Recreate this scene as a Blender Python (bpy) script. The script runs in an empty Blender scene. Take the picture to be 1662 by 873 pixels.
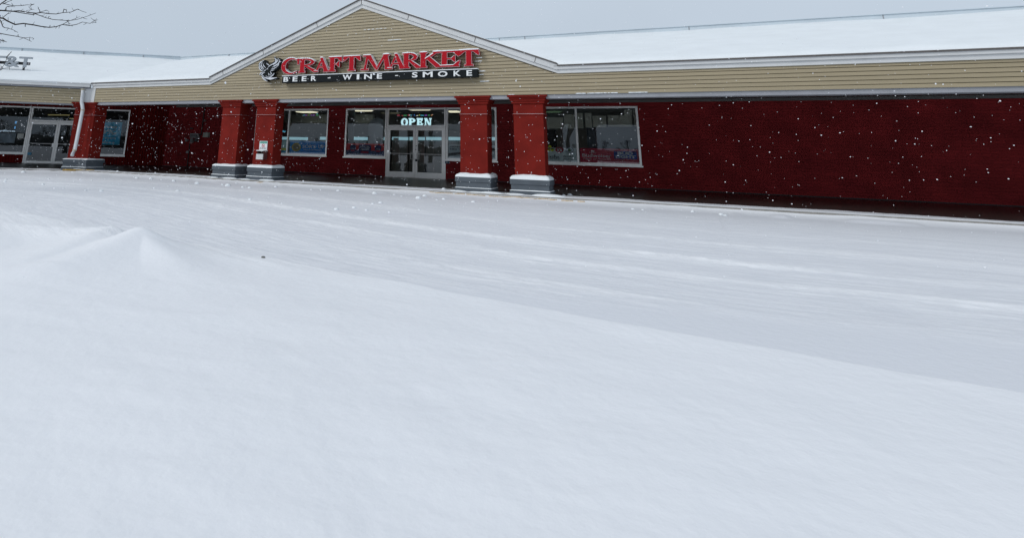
import bpy, bmesh, math, random
import numpy as np
from mathutils import Vector, Matrix

random.seed(7); rng = np.random.default_rng(7)
SC = bpy.context.scene
COL = SC.collection
# ------------------------------------------------------------------ camera
FPX, PX, PY = 911.117, 640.61, 10.518        # focal length and optical centre in photo pixels (1662 x 873)
YAW, PITCH, ROLL = math.radians(-25.36026), math.radians(14.50822), math.radians(1.54988)
H = 1.09
LW = math.radians(35.8425)                   # angle between the two wings of the plaza
def _axes():
    cy, sy = math.cos(YAW), math.sin(YAW)
    f = Vector((sy*math.cos(PITCH), cy*math.cos(PITCH), math.sin(PITCH)))
    r = Vector((cy, -sy, 0)); u = r.cross(f)
    c, s = math.cos(ROLL), math.sin(ROLL)
    return c*r+s*u, -s*r+c*u, f
CR, CU, CF = _axes()
cam = bpy.data.cameras.new('camera'); camo = bpy.data.objects.new('camera', cam); COL.objects.link(camo)
m = Matrix((CR, CU, -CF)).transposed().to_4x4(); m.translation = Vector((0, 0, H)); camo.matrix_world = m
cam.sensor_width = 36; cam.lens = FPX/1662*36
cam.shift_x = (831-PX)/1662; cam.shift_y = -(436.5-PY)/1662
cam.clip_start = .05; cam.clip_end = 2000
SC.camera = camo
def ray(x, y): return CR*((x-PX)/FPX) - CU*((y-PY)/FPX) + CF
def atY(x, y, Y): d = ray(x, y); t = Y/d.y; return Vector((d.x*t, Y, d.z*t+H))
def atZ(x, y, Z): d = ray(x, y); t = (Z-H)/d.z; return Vector((d.x*t, d.y*t, Z))
def atD(x, y, D): d = ray(x, y).normalized(); return d*D+Vector((0, 0, H))
# ------------------------------------------------------------------ world, sun, exposure
W = bpy.data.worlds.new('World'); SC.world = W; W.use_nodes = True
nt = W.node_tree; nt.nodes.clear()
out = nt.nodes.new('ShaderNodeOutputWorld'); bg = nt.nodes.new('ShaderNodeBackground')
sky = nt.nodes.new('ShaderNodeTexSky'); sky.sky_type = 'NISHITA'; sky.sun_disc = False
SUN_EL, SUN_AZ = math.radians(36), math.radians(216)   # azimuth clockwise from +Y
sky.sun_elevation = SUN_EL; sky.sun_rotation = SUN_AZ; sky.air_density = 1.0; sky.dust_density = 4.0
hs = nt.nodes.new('ShaderNodeHueSaturation'); hs.inputs['Saturation'].default_value = .25
tc = nt.nodes.new('ShaderNodeTexCoord'); sep = nt.nodes.new('ShaderNodeSeparateXYZ')
ramp = nt.nodes.new('ShaderNodeValToRGB')
ramp.color_ramp.elements[0].position = 0.0; ramp.color_ramp.elements[0].color = (.50, .60, .71, 1)
ramp.color_ramp.elements[1].position = 1.0; ramp.color_ramp.elements[1].color = (.58, .645, .72, 1)
e = ramp.color_ramp.elements.new(.30); e.color = (.57, .66, .77, 1)
noi = nt.nodes.new('ShaderNodeTexNoise'); noi.inputs['Scale'].default_value = 1.3; noi.inputs['Detail'].default_value = 4
mr = nt.nodes.new('ShaderNodeMapRange'); mr.inputs['To Min'].default_value = .86*10; mr.inputs['To Max'].default_value = 1.14*10
mul = nt.nodes.new('ShaderNodeVectorMath'); mul.operation = 'SCALE'
mix = nt.nodes.new('ShaderNodeMix'); mix.data_type = 'RGBA'; mix.inputs[0].default_value = .85
L = nt.links.new
L(tc.outputs['Generated'], sep.inputs[0]); L(sep.outputs['Z'], ramp.inputs[0])
L(tc.outputs['Generated'], noi.inputs['Vector']); L(noi.outputs['Fac'], mr.inputs['Value'])
L(ramp.outputs['Color'], mul.inputs[0]); L(mr.outputs[0], mul.inputs['Scale'])
L(sky.outputs[0], hs.inputs['Color']); L(hs.outputs[0], mix.inputs[6]); L(mul.outputs[0], mix.inputs[7])
L(mix.outputs[2], bg.inputs['Color']); bg.inputs['Strength'].default_value = .1
L(bg.outputs[0], out.inputs[0])
sun = bpy.data.lights.new('sun', 'SUN'); sun.energy = 1.1; sun.angle = math.radians(20); sun.color = (1, .97, .93)
suno = bpy.data.objects.new('sun', sun); COL.objects.link(suno)
sd = Vector((math.sin(SUN_AZ)*math.cos(SUN_EL), math.cos(SUN_AZ)*math.cos(SUN_EL), math.sin(SUN_EL)))
suno.rotation_euler = sd.to_track_quat('Z', 'Y').to_euler(); suno.location = (0, -10, 20)
SC.view_settings.view_transform = 'Standard'; SC.view_settings.look = 'None'
SC.view_settings.exposure = 0.0; SC.view_settings.gamma = 1.0
# ------------------------------------------------------------------ materials
def mat(name, col, rough=.7, noise=0, nscale=4, bump=0, bscale=30, metal=0, emit=None, es=0, spec=.5, stretch=None, dirt=None):
    m = bpy.data.materials.new(name); m.use_nodes = True; n = m.node_tree; b = n.nodes['Principled BSDF']
    b.inputs['Base Color'].default_value = (*col, 1); b.inputs['Roughness'].default_value = rough
    b.inputs['Metallic'].default_value = metal; b.inputs['Specular IOR Level'].default_value = spec
    co = n.nodes.new('ShaderNodeTexCoord'); vec = co.outputs['Object']
    if stretch:
        mp = n.nodes.new('ShaderNodeMapping'); mp.inputs['Scale'].default_value = stretch; n.links.new(vec, mp.inputs[0]); vec = mp.outputs[0]
    if noise:
        t = n.nodes.new('ShaderNodeTexNoise'); t.inputs['Scale'].default_value = nscale; t.inputs['Detail'].default_value = 6
        n.links.new(vec, t.inputs['Vector'])
        r = n.nodes.new('ShaderNodeValToRGB'); r.color_ramp.elements[0].position = .3; r.color_ramp.elements[1].position = .7
        r.color_ramp.elements[0].color = (*[max(0, c*(1-noise)) for c in col], 1); r.color_ramp.elements[1].color = (*[min(1, c*(1+noise)) for c in col], 1)
        n.links.new(t.outputs['Fac'], r.inputs[0]); n.links.new(r.outputs[0], b.inputs['Base Color'])
    if bump:
        t = n.nodes.new('ShaderNodeTexNoise'); t.inputs['Scale'].default_value = bscale; t.inputs['Detail'].default_value = 4
        n.links.new(vec, t.inputs['Vector'])
        bp = n.nodes.new('ShaderNodeBump'); bp.inputs['Strength'].default_value = bump; bp.inputs['Distance'].default_value = .02
        n.links.new(t.outputs['Fac'], bp.inputs['Height']); n.links.new(bp.outputs[0], b.inputs['Normal'])
    if emit:
        b.inputs['Emission Color'].default_value = (*emit, 1); b.inputs['Emission Strength'].default_value = es
    return m
def brick_mat(name, c1, c2, mortar, w, h, msize, boards=False):
    m = mat(name, c1, .85, spec=.15); n = m.node_tree; b = n.nodes['Principled BSDF']
    co = n.nodes.new('ShaderNodeTexCoord'); mp = n.nodes.new('ShaderNodeMapping')
    mp.inputs['Rotation'].default_value = (math.pi/2, 0, 0) if not boards else (math.pi/2, 0, 0)
    n.links.new(co.outputs['UV'], mp.inputs[0]); mp.inputs['Rotation'].default_value = (0, 0, 0 if not boards else math.pi/2)
    t = n.nodes.new('ShaderNodeTexBrick'); t.inputs['Scale'].default_value = 1
    t.inputs['Brick Width'].default_value = w; t.inputs['Row Height'].default_value = h; t.inputs['Mortar Size'].default_value = msize
    t.inputs['Mortar Smooth'].default_value = .3; t.inputs['Color1'].default_value = (*c1, 1); t.inputs['Color2'].default_value = (*c2, 1); t.inputs['Mortar'].default_value = (*mortar, 1)
    if boards: t.offset = 0
    n.links.new(mp.outputs[0], t.inputs['Vector'])
    no = n.nodes.new('ShaderNodeTexNoise'); no.inputs['Scale'].default_value = 1.1; no.inputs['Detail'].default_value = 7; n.links.new(co.outputs['UV'], no.inputs['Vector'])
    mx = n.nodes.new('ShaderNodeMix'); mx.data_type = 'RGBA'; mx.blend_type = 'MULTIPLY'; mx.inputs[0].default_value = 1
    r = n.nodes.new('ShaderNodeValToRGB'); r.color_ramp.elements[0].position = .3; r.color_ramp.elements[1].position = .75
    r.color_ramp.elements[0].color = (.68, .68, .70, 1); r.color_ramp.elements[1].color = (1.15, 1.12, 1.1, 1)
    n.links.new(no.outputs['Fac'], r.inputs[0]); n.links.new(t.outputs['Color'], mx.inputs[6]); n.links.new(r.outputs[0], mx.inputs[7])
    n.links.new(mx.outputs[2], b.inputs['Base Color'])
    bp = n.nodes.new('ShaderNodeBump'); bp.inputs['Strength'].default_value = .45; bp.inputs['Distance'].default_value = .012; bp.invert = True
    n.links.new(t.outputs['Fac'], bp.inputs['Height']); n.links.new(bp.outputs[0], b.inputs['Normal'])
    return m
M = {}
M['snow'] = mat('snow', (.82, .86, .885), .6, .03, 1.5, .35, 14, spec=.3)
M['brick'] = brick_mat('painted_brick', (.32, .028, .031), (.27, .024, .027), (.245, .022, .025), .40, .10, .012)
M['board'] = brick_mat('red_board_siding', (.20, .008, .007), (.16, .007, .006), (.03, .003, .003), 6.0, .14, .012, True)
M['red'] = mat('red_paint', (.165, .0125, .0085), .8, spec=.12, noise=.18, nscale=2.2, bump=.12, bscale=60)
M['base'] = mat('grey_base_paint', (.078, .096, .115), .6, .12, 3, .15, 30)
M['trim'] = mat('grey_trim', (.60, .61, .61), .5, .05, 2)
M['beam'] = mat('beam_grey', (.29, .30, .325), .6, .08, 2)
M['soffit'] = mat('soffit', (.15, .145, .14), .7, .08, 1)
M['siding'] = mat('beige_siding', (.325, .272, .176), .6, .09, 1.2, .1, 60, stretch=(.4, 1, 6))
M['drip'] = mat('dark_shingle_edge', (.11, .10, .095), .8, .2, 20)
M['flash'] = mat('metal_flashing', (.56, .63, .68), .45, .08, .8)
M['alum'] = mat('aluminium', (.88, .87, .85), .38, .05, 4, metal=.6)
M['alum2'] = mat('door_aluminium', (.86, .85, .83), .36, .05, 4, metal=.6)
M['black'] = mat('black', (.012, .013, .015), .5)
M['pave'] = mat('wet_pavement', (.035, .030, .027), .35, .35, .9, .3, 12)
M['whitep'] = mat('white_paint', (.72, .74, .76), .45, .04, 3)
M['spout'] = mat('downspout_white', (.62, .64, .66), .45, .08, 2)
M['rust'] = mat('rusty_band', (.45, .40, .30), .6, .2, 8)
M['yellow'] = mat('yellow_curb_paint', (.42, .26, .06), .8, .35, 5)
M['bark'] = mat('bark', (.028, .021, .019), .9, .3, 14, .5, 40)
M['sred'] = mat('sign_red', (.40, .002, .012), .5, spec=.15)
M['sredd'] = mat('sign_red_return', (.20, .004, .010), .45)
M['strim'] = mat('sign_trim', (.62, .45, .47), .4)
M['sblack'] = mat('sign_black', (.008, .011, .013), .6, spec=.12)
M['swhite'] = mat('sign_white', (.78, .80, .80), .4)
M['silver'] = mat('silver_paint', (.62, .65, .70), .4, .15, 9)
M['letter'] = mat('roof_letter_grey', (.33, .365, .40), .45)
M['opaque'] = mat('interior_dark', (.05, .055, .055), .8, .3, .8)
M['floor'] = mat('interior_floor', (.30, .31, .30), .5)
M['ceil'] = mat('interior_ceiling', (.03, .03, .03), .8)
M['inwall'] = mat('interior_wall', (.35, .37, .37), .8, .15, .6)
M['steel'] = mat('brushed_steel', (.6, .6, .6), .35, .1, 20, metal=.2)
M['brownmetal'] = mat('brown_metal', (.10, .04, .04), .5)
M['gbox'] = mat('grey_box', (.30, .29, .30), .6, .15, 6)
M['gbox2'] = mat('pale_box', (.42, .44, .39), .6, .15, 6)
M['conduit'] = mat('conduit', (.035, .03, .03), .6)
M['beige'] = mat('beige_panel', (.72, .70, .60), .8, .05, 3)
def glass_mat():
    m = bpy.data.materials.new('window_glass'); m.use_nodes = True; n = m.node_tree; n.nodes.clear()
    o = n.nodes.new('ShaderNodeOutputMaterial'); g = n.nodes.new('ShaderNodeBsdfGlossy'); t = n.nodes.new('ShaderNodeBsdfTransparent'); mx = n.nodes.new('ShaderNodeMixShader')
    f = n.nodes.new('ShaderNodeFresnel'); f.inputs['IOR'].default_value = 1.72
    g.inputs['Roughness'].default_value = .0; g.inputs['Color'].default_value = (.9, .95, 1, 1); t.inputs['Color'].default_value = (.82, .86, .86, 1)
    no = n.nodes.new('ShaderNodeTexNoise'); no.inputs['Scale'].default_value = .6; bp = n.nodes.new('ShaderNodeBump'); bp.inputs['Strength'].default_value = .02; bp.inputs['Distance'].default_value = .03
    co = n.nodes.new('ShaderNodeTexCoord'); n.links.new(co.outputs['Object'], no.inputs['Vector']); n.links.new(no.outputs['Fac'], bp.inputs['Height']); n.links.new(bp.outputs[0], g.inputs['Normal'])
    n.links.new(f.outputs[0], mx.inputs[0]); n.links.new(t.outputs[0], mx.inputs[1]); n.links.new(g.outputs[0], mx.inputs[2]); n.links.new(mx.outputs[0], o.inputs[0])
    return m
M['glass'] = glass_mat()
def cmat(name, c, **k):
    if name not in M: M[name] = mat(name, c, **k)
    return M[name]
def emat(name, c, s):
    if name not in M: M[name] = mat(name, tuple(min(.8, x) for x in c), .5, emit=c, es=s)
    return M[name]
# ------------------------------------------------------------------ mesh builder
class MB:
    def __init__(s, origin=(0, 0, 0), ang=0):
        s.v = []; s.f = []; s.m = []; s.o = Vector(origin); s.a = ang; s.uv = []
    def P(s, p):
        c, q = math.cos(s.a), math.sin(s.a)
        return (s.o.x+p[0]*c-p[1]*q, s.o.y+p[0]*q+p[1]*c, s.o.z+p[2])
    def face(s, pts, mi=0, uv=None):
        i = len(s.v); s.v += [s.P(p) for p in pts]; s.f.append(tuple(range(i, i+len(pts)))); s.m.append(mi)
        s.uv.append(uv or [(p[0]+p[1], p[2]) for p in pts])
    def box(s, x0, x1, y0, y1, z0, z1, mi=0):
        a = [(x0, y0, z0), (x1, y0, z0), (x1, y1, z0), (x0, y1, z0), (x0, y0, z1), (x1, y0, z1), (x1, y1, z1), (x0, y1, z1)]
        for q in ((3, 2, 1, 0), (4, 5, 6, 7), (0, 1, 5, 4), (1, 2, 6, 5), (2, 3, 7, 6), (3, 0, 4, 7)): s.face([a[i] for i in q], mi)
    def prism(s, poly, y0, y1, mi=0, side=None):     # poly in (x,z), extruded along y, front at y0
        n = len(poly); ar = sum(poly[i][0]*poly[(i+1) % n][1]-poly[(i+1) % n][0]*poly[i][1] for i in range(n))
        if ar < 0: poly = poly[::-1]
        s.face([(x, y0, z) for x, z in poly], mi); s.face([(x, y1, z) for x, z in poly[::-1]], mi)
        for i in range(n):
            a, b = poly[i], poly[(i+1) % n]
            s.face([(a[0], y0, a[1]), (a[0], y1, a[1]), (b[0], y1, b[1]), (b[0], y0, b[1])], mi if side is None else side)
    def column(s, poly, z0, z1, mi=0, top=None):      # poly in (x,y) ccw, extruded up; top = other poly
        top = top or poly; n = len(poly)
        s.face([(x, y, z0) for x, y in poly[::-1]], mi); s.face([(x, y, z1) for x, y in top], mi)
        for i in range(n):
            j = (i+1) % n
            s.face([(*poly[i], z0), (*poly[j], z0), (*top[j], z1), (*top[i], z1)], mi)
    def tube(s, pts, rad, n=6, mi=0, cap=True):
        pts = [Vector(p) for p in pts]; rings = []
        ref = Vector((0, 0, 1))
        for i, p in enumerate(pts):
            d = (pts[min(i+1, len(pts)-1)]-pts[max(i-1, 0)]).normalized()
            u = d.cross(ref)
            if u.length < .1: u = d.cross(Vector((1, 0, 0)))
            u.normalize(); w = d.cross(u); r = rad[i] if hasattr(rad, '__len__') else rad
            rings.append([p+(u*math.cos(2*math.pi*k/n)+w*math.sin(2*math.pi*k/n))*r for k in range(n)])
        for a, b in zip(rings, rings[1:]):
            for k in range(n): s.face([a[k], a[(k+1) % n], b[(k+1) % n], b[k]], mi)
        if cap: s.face(rings[0][::-1], mi); s.face(rings[-1], mi)
    def ball(s, c, r, mi=0, seg=8, rings=5, sc=(1, 1, 1), jit=0):
        R = []
        for i in range(rings+1):
            t = math.pi*i/rings
            R.append([Vector((c[0]+math.sin(t)*math.cos(2*math.pi*k/seg)*r*sc[0]*(1+random.uniform(-jit, jit)), c[1]+math.sin(t)*math.sin(2*math.pi*k/seg)*r*sc[1]*(1+random.uniform(-jit, jit)), c[2]+math.cos(t)*r*sc[2])) for k in range(seg)])
        for i in range(rings):
            for k in range(seg):
                s.face([R[i][k], R[i+1][k], R[i+1][(k+1) % seg], R[i][(k+1) % seg]], mi)
    def text(s, txt, x0, x1, z0, z1, y, depth=.004, mi=0, bold=0, shear=0, spacing=1):
        cu = bpy.data.curves.new('t', 'FONT'); cu.body = txt; cu.size = 1; cu.offset = bold; cu.shear = shear; cu.resolution_u = 4; cu.space_character = spacing; cu.fill_mode = 'BOTH'
        cu.extrude = .01
        o = bpy.data.objects.new('t', cu); COL.objects.link(o); dg = bpy.context.evaluated_depsgraph_get()
        me = bpy.data.meshes.new_from_object(o.evaluated_get(dg)); bpy.data.objects.remove(o)
        vs = [v.co.copy() for v in me.vertices]
        if not vs: return
        ax, bx = min(v.x for v in vs), max(v.x for v in vs); az, bz = min(v.y for v in vs), max(v.y for v in vs)
        kx = (x1-x0)/(bx-ax); kz = (z1-z0)/max(bz-az, 1e-6)
        for p in me.polygons:
            s.face([(x0+(vs[i].x-ax)*kx, y-(vs[i].z+.01)*depth/.02, z0+(vs[i].y-az)*kz) for i in p.vertices], mi)
        bpy.data.meshes.remove(me)
    def build(s, name, mats, parent=None, smooth=False, loc=None, weld=False):
        if not isinstance(mats, (list, tuple)): mats = [mats]
        me = bpy.data.meshes.new(name)
        base = Vector(parent['_base']) if parent is not None and '_base' in parent else Vector(loc or (0, 0, 0))
        me.from_pydata([(a-base.x, b-base.y, c-base.z) for a, b, c in s.v], [], s.f)
        for mm in mats: me.materials.append(mm)
        me.polygons.foreach_set('material_index', s.m)
        uvl = me.uv_layers.new(name='UVMap'); flat = [c for f in s.uv for u in f for c in u]; uvl.data.foreach_set('uv', flat)
        if smooth: me.polygons.foreach_set('use_smooth', [True]*len(me.polygons))
        if weld or smooth:
            bm = bmesh.new(); bm.from_mesh(me); bmesh.ops.remove_doubles(bm, verts=bm.verts, dist=.0004); bm.to_mesh(me); bm.free()
        me.update(); o = bpy.data.objects.new(name, me); COL.objects.link(o)
        if parent is not None:
            o.parent = parent; o['_base'] = tuple(base)
        else:
            o.location = base; o['_base'] = tuple(base)
        return o
def thing(name, label, cat, loc=(0, 0, 0), group=None):
    o = bpy.data.objects.new(name, None); COL.objects.link(o); o.location = loc; o.empty_display_size = .2
    o['_base'] = tuple(loc); o['label'] = label; o['category'] = cat
    if group: o['group'] = group
    return o
def tag(o, label, cat, group=None):
    o['label'] = label; o['category'] = cat
    if group: o['group'] = group
    return o
def kind(o, k): o['kind'] = k; return o

# ------------------------------------------------------------------ layout numbers
YF = 16.6; YW = 23.69
C = Vector((-22.28, YF)); WC = Vector((-25.09, YW))          # inner corner of the fascias / of the walls
LD = Vector((math.cos(LW), math.sin(LW))); LN = Vector((-math.sin(LW), math.cos(LW)))
YR = 23.49; ZR = 5.96; XE = 16.0; SL = 15.0                    # ridge, right end, left wing length
EZ = 3.60; SLOPE = (5.69-EZ)/(YR-YF)
def onL(x, y, P):                                              # pixel onto a plane parallel to the left wing
    d = ray(x, y); n = Vector((LN.x, LN.y)); t = n.dot(P)/(n.x*d.x+n.y*d.y); q = d*t+Vector((0, 0, H))
    return (Vector((q.x, q.y))-P).dot(LD), q.z
# ------------------------------------------------------------------ ground
def hash2(ix, iy, seed):
    h = (ix*374761393+iy*668265263+seed*1442695041) & 0x7fffffff
    h = ((h ^ (h >> 13))*1274126177) & 0x7fffffff
    return ((h ^ (h >> 16)) & 0xffff)/65535.0
def vnoise(x, y, seed=0):
    ix = np.floor(x).astype(np.int64); iy = np.floor(y).astype(np.int64); fx = x-ix; fy = y-iy
    fx = fx*fx*(3-2*fx); fy = fy*fy*(3-2*fy)
    a = hash2(ix, iy, seed); b = hash2(ix+1, iy, seed); c = hash2(ix, iy+1, seed); d = hash2(ix+1, iy+1, seed)
    return (a+(b-a)*fx)*(1-fy)+(c+(d-c)*fx)*fy
def fbm(x, y, seed=0, o=4):
    s = 0; a = .5
    for k in range(o): s = s+a*vnoise(x*2**k, y*2**k, seed+k*17); a *= .5
    return s
def sstep(a, b, x): t = np.clip((x-a)/(b-a), 0, 1); return t*t*(3-2*t)
def facade_dist(x, y):
    dm = YF-y; dl = -((x-C.x)*LN.x+(y-C.y)*LN.y)
    return np.minimum(dm, dl)
def seg_dist(x, y, a, b):
    ax, ay = a; bx, by = b; dx, dy = bx-ax, by-ay; t = np.clip(((x-ax)*dx+(y-ay)*dy)/(dx*dx+dy*dy), 0, 1)
    return np.hypot(x-ax-t*dx, y-ay-t*dy), t
TR = [atZ(*q, -.12) for q in ((-120, 287), (0, 292), (200, 303), (350, 318), (500, 341), (700, 371), (900, 397), (1200, 430), (1662, 470))]
pk1 = atZ(178, 377.5, .06); pk2 = atZ(224, 390, .10); tail1 = atZ(45, 436, -.04); tail2 = atZ(95, 440, -.02); tail3 = atZ(318, 446, -.04); tail4 = atZ(20, 372, .0)
def height(x, y):
    d = facade_dist(x, y)
    z = -.12+.012*(fbm(x*.5, y*.5, 3)-.5)
    # tyre tracks and drag streaks, following the lane
    best = np.full(x.shape, 1e9); sv = np.zeros(x.shape); su = np.zeros(x.shape); acc = 0
    for a, b in zip(TR, TR[1:]):
        ds, t = seg_dist(x, y, (a.x, a.y), (b.x, b.y)); ln = math.hypot(b.x-a.x, b.y-a.y)
        side = np.sign((b.x-a.x)*(y-a.y)-(b.y-a.y)*(x-a.x)); mk = ds < best
        best = np.where(mk, ds, best); sv = np.where(mk, ds*side, sv); su = np.where(mk, acc+t*ln, su); acc += ln
    rough = np.zeros(x.shape)
    for off, wd, am in ((.0, .22, 1), (1.75, .3, .6), (-1.0, .22, .7), (-1.45, .12, .35), (3.6, .25, .3), (-2.6, .25, .45)):
        wob = off+.35*(vnoise(su*.13, su*0+off, 5)-.5)
        rough = np.maximum(rough, am*np.exp(-((sv-wob)/wd)**2)*(.3+.9*vnoise(su*.55, sv*.5+off, 9)))
    lane = sstep(.9, 2.2, d)*(1-sstep(11.2, 11.8, d+.15*x+ .55))
    streak = fbm(su*.45, sv*9, 21, 3)-.5
    z = z+lane*(rough*(.020+.055*(fbm(su*7, sv*16, 31, 4)-.5)) + .014*streak+.010*(fbm(su*1.1, sv*26, 23, 3)-.5))
    col = lane*np.clip(rough*(.6+1.2*fbm(su*3, sv*14, 33, 3))+.7*streak+.5*(fbm(su*.9, sv*18, 35, 3)-.5), 0, 1)
    # snow ridge along the kerb, thin snow on the pavement
    cr = d-.35
    z = z+.085*np.exp(-(cr/.26)**2)*(.75+.6*(fbm(x*1.3, y*1.3, 41)-.5))
    up = 1-sstep(.1, .42, d); z = z+up*.12
    ridge2 = np.exp(-((d-.75)/.16)**2)*np.clip(vnoise(x*2.2, y*.5, 44)-.62, 0, 1)*.20; z = z+ridge2
    edge = -.95+1.1*(fbm(x*.35, y*.15, 51)-.5)
    z = np.where(d < .1, .028*sstep(0, .55, d-edge+.3*(fbm(x*2, y*2, 53)-.5))-.012+.012*(fbm(x*3, y*3, 55)-.5), z)
    z = np.where(d < -2.6, -.35, z)
    # undisturbed deep snow on the near side
    nb = 5.56-.15*(x+3.98)+.12*(fbm(x*.9, x*0, 61)-.5)-y
    deep = sstep(-.03, .16, nb)
    z = z+deep*(.055+.03*sstep(0, 2.5, nb)+.06*(fbm(x*.45, y*.45, 63)-.5)+.030*(fbm(x*1.3, y*1.9, 65)-.5)+.022*sstep(.8, 3, nb)*(fbm(x*.7+y*.5, y*3.2-x*.8, 66)-.5)+.003*(fbm(x*7, y*9, 67, 3)-.5))
    mnd = np.zeros(x.shape)
    for a, b, h0, h1, l0, sx in ((pk1, tail1, .19, .08, .42, 0), (pk1, tail4, .19, .12, .42, 0), (pk2, tail2, .27, .11, .48, 0), (pk2, tail3, .27, .03, .37, 0)):
        ds, t = seg_dist(x, y, (a.x, a.y), (b.x, b.y))
        hh = (h0+(h1-h0)*t**.8)*np.exp(-(np.sqrt(ds**2+.007)/l0)**1.2)
        mnd = np.maximum(mnd, hh)+.15*np.minimum(mnd, hh)
    pl = .16*sstep(-8.0, -10.0, x)*sstep(6.9, 5.9, y+.2*np.sin(x*1.1))
    pl = np.maximum(pl, .10*sstep(-5.6, -8.2, x)*sstep(6.35, 5.6, y+.12*np.sin(x*1.7+1)))
    z = z+np.maximum(mnd, pl)+.15*np.minimum(mnd, pl)
    far = sstep(32, 60, np.hypot(x, y)); z = z*(1-far)+far*(-.12)
    col = np.where(deep > .5, .8, col); col = np.maximum(col, .8*np.exp(-(cr/.2)**2)); col = np.where(d < .1, .45+.6*(fbm(x, y, 71)-.5), col)
    return z, np.clip(col, 0, 1), su, sv, lane*(d > .3)
def build_ground():
    a0, a1 = math.radians(-78), math.radians(62)
    th = np.concatenate([np.linspace(a0, a1, 1000), np.linspace(a1, a0+2*math.pi, 90)[1:-1]])
    r = [.25]
    while r[-1] < 34: r.append(r[-1]*(1.006 if 4.5 < r[-1] < 20 else 1.0125))
    while r[-1] < 900: r.append(r[-1]*1.09)
    r = np.array(r); T, R = np.meshgrid(th, r); X = R*np.sin(T); Y = R*np.cos(T)
    Z, Cc, SU, SV, LA = height(X.ravel(), Y.ravel()); n = len(th); k = len(r)
    co = np.stack([X.ravel(), Y.ravel(), Z], 1)
    ii = np.arange(k-1)[:, None]*n; jj = np.arange(n)[None]; j2 = (jj+1) % n
    F = np.stack([ii+jj, ii+n+jj, ii+n+j2, ii+j2], -1).reshape(-1, 4)
    # winding upward
    me = bpy.data.meshes.new('ground'); me.vertices.add(len(co)+1); cc = np.vstack([co, [[0, 0, float(Z[:n].mean())]]])
    me.vertices.foreach_set('co', cc.ravel())
    cen = len(co); tri = np.stack([np.full(n, cen), np.arange(n), (np.arange(n)+1) % n], 1)
    loops = np.concatenate([F[:, ::1].ravel(), tri.ravel()]); me.loops.add(len(loops)); me.loops.foreach_set('vertex_index', loops)
    ls = np.concatenate([np.arange(len(F))*4, len(F)*4+np.arange(n)*3]); me.polygons.add(len(ls)); me.polygons.foreach_set('loop_start', ls)
    me.polygons.foreach_set('use_smooth', np.ones(len(ls), bool)); me.update(calc_edges=True); me.validate()
    at = me.attributes.new('fresh', 'FLOAT', 'POINT'); at.data.foreach_set('value', np.concatenate([Cc, [.8]]).astype(np.float32))
    lv = np.stack([SU, SV, LA], 1); lv = np.vstack([lv, [[0, 0, 0]]]).astype(np.float32)
    at = me.attributes.new('lane', 'FLOAT_VECTOR', 'POINT'); at.data.foreach_set('vector', lv.ravel())
    o = bpy.data.objects.new('ground', me); COL.objects.link(o); kind(o, 'structure')
    bm = bmesh.new(); bm.from_mesh(me); bmesh.ops.recalc_face_normals(bm, faces=bm.faces)
    bm.faces.ensure_lookup_table()
    if bm.faces[0].normal.z < 0: bmesh.ops.reverse_faces(bm, faces=bm.faces)
    bm.to_mesh(me); bm.free()
    m = mat('ground_snow', (.8, .8, .8), .6, spec=.3, bump=.3, bscale=14); nn = m.node_tree; b = nn.nodes['Principled BSDF']
    a = nn.nodes.new('ShaderNodeAttribute'); a.attribute_name = 'fresh'; rr = nn.nodes.new('ShaderNodeValToRGB')
    rr.color_ramp.elements[0].color = (.745, .765, .81, 1); rr.color_ramp.elements[1].color = (.88, .895, .925, 1)
    la = nn.nodes.new('ShaderNodeAttribute'); la.attribute_name = 'lane'; sx = nn.nodes.new('ShaderNodeSeparateXYZ'); nn.links.new(la.outputs['Vector'], sx.inputs[0])
    mp = nn.nodes.new('ShaderNodeMapping'); mp.inputs['Scale'].default_value = (1.7, 9, 0); nn.links.new(la.outputs['Vector'], mp.inputs[0])
    n1 = nn.nodes.new('ShaderNodeTexNoise'); n1.inputs['Scale'].default_value = 1.0; n1.inputs['Detail'].default_value = 9; n1.inputs['Roughness'].default_value = .68; nn.links.new(mp.outputs[0], n1.inputs['Vector'])
    m1 = nn.nodes.new('ShaderNodeMapRange'); m1.inputs['From Min'].default_value = .35; m1.inputs['From Max'].default_value = .7; m1.inputs['To Min'].default_value = -.25; m1.inputs['To Max'].default_value = .85; nn.links.new(n1.outputs['Fac'], m1.inputs['Value'])
    m2 = nn.nodes.new('ShaderNodeMath'); m2.operation = 'MULTIPLY_ADD'; nn.links.new(m1.outputs[0], m2.inputs[0]); nn.links.new(sx.outputs['Z'], m2.inputs[1]); nn.links.new(a.outputs['Fac'], m2.inputs[2])
    nn.links.new(m2.outputs[0], rr.inputs[0]); nn.links.new(rr.outputs[0], b.inputs['Base Color']); me.materials.append(m)
    b2 = nn.nodes.new('ShaderNodeBump'); b2.inputs['Distance'].default_value = .02; nn.links.new(n1.outputs['Fac'], b2.inputs['Height']); nn.links.new(sx.outputs['Z'], b2.inputs['Strength'])
    old = [l for l in nn.links if l.to_socket == b.inputs['Normal']][0].from_socket; nn.links.new(old, b2.inputs['Normal']); nn.links.new(b2.outputs[0], b.inputs['Normal'])
    b.inputs['Subsurface Weight'].default_value = 0
    return o
build_ground()
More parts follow.
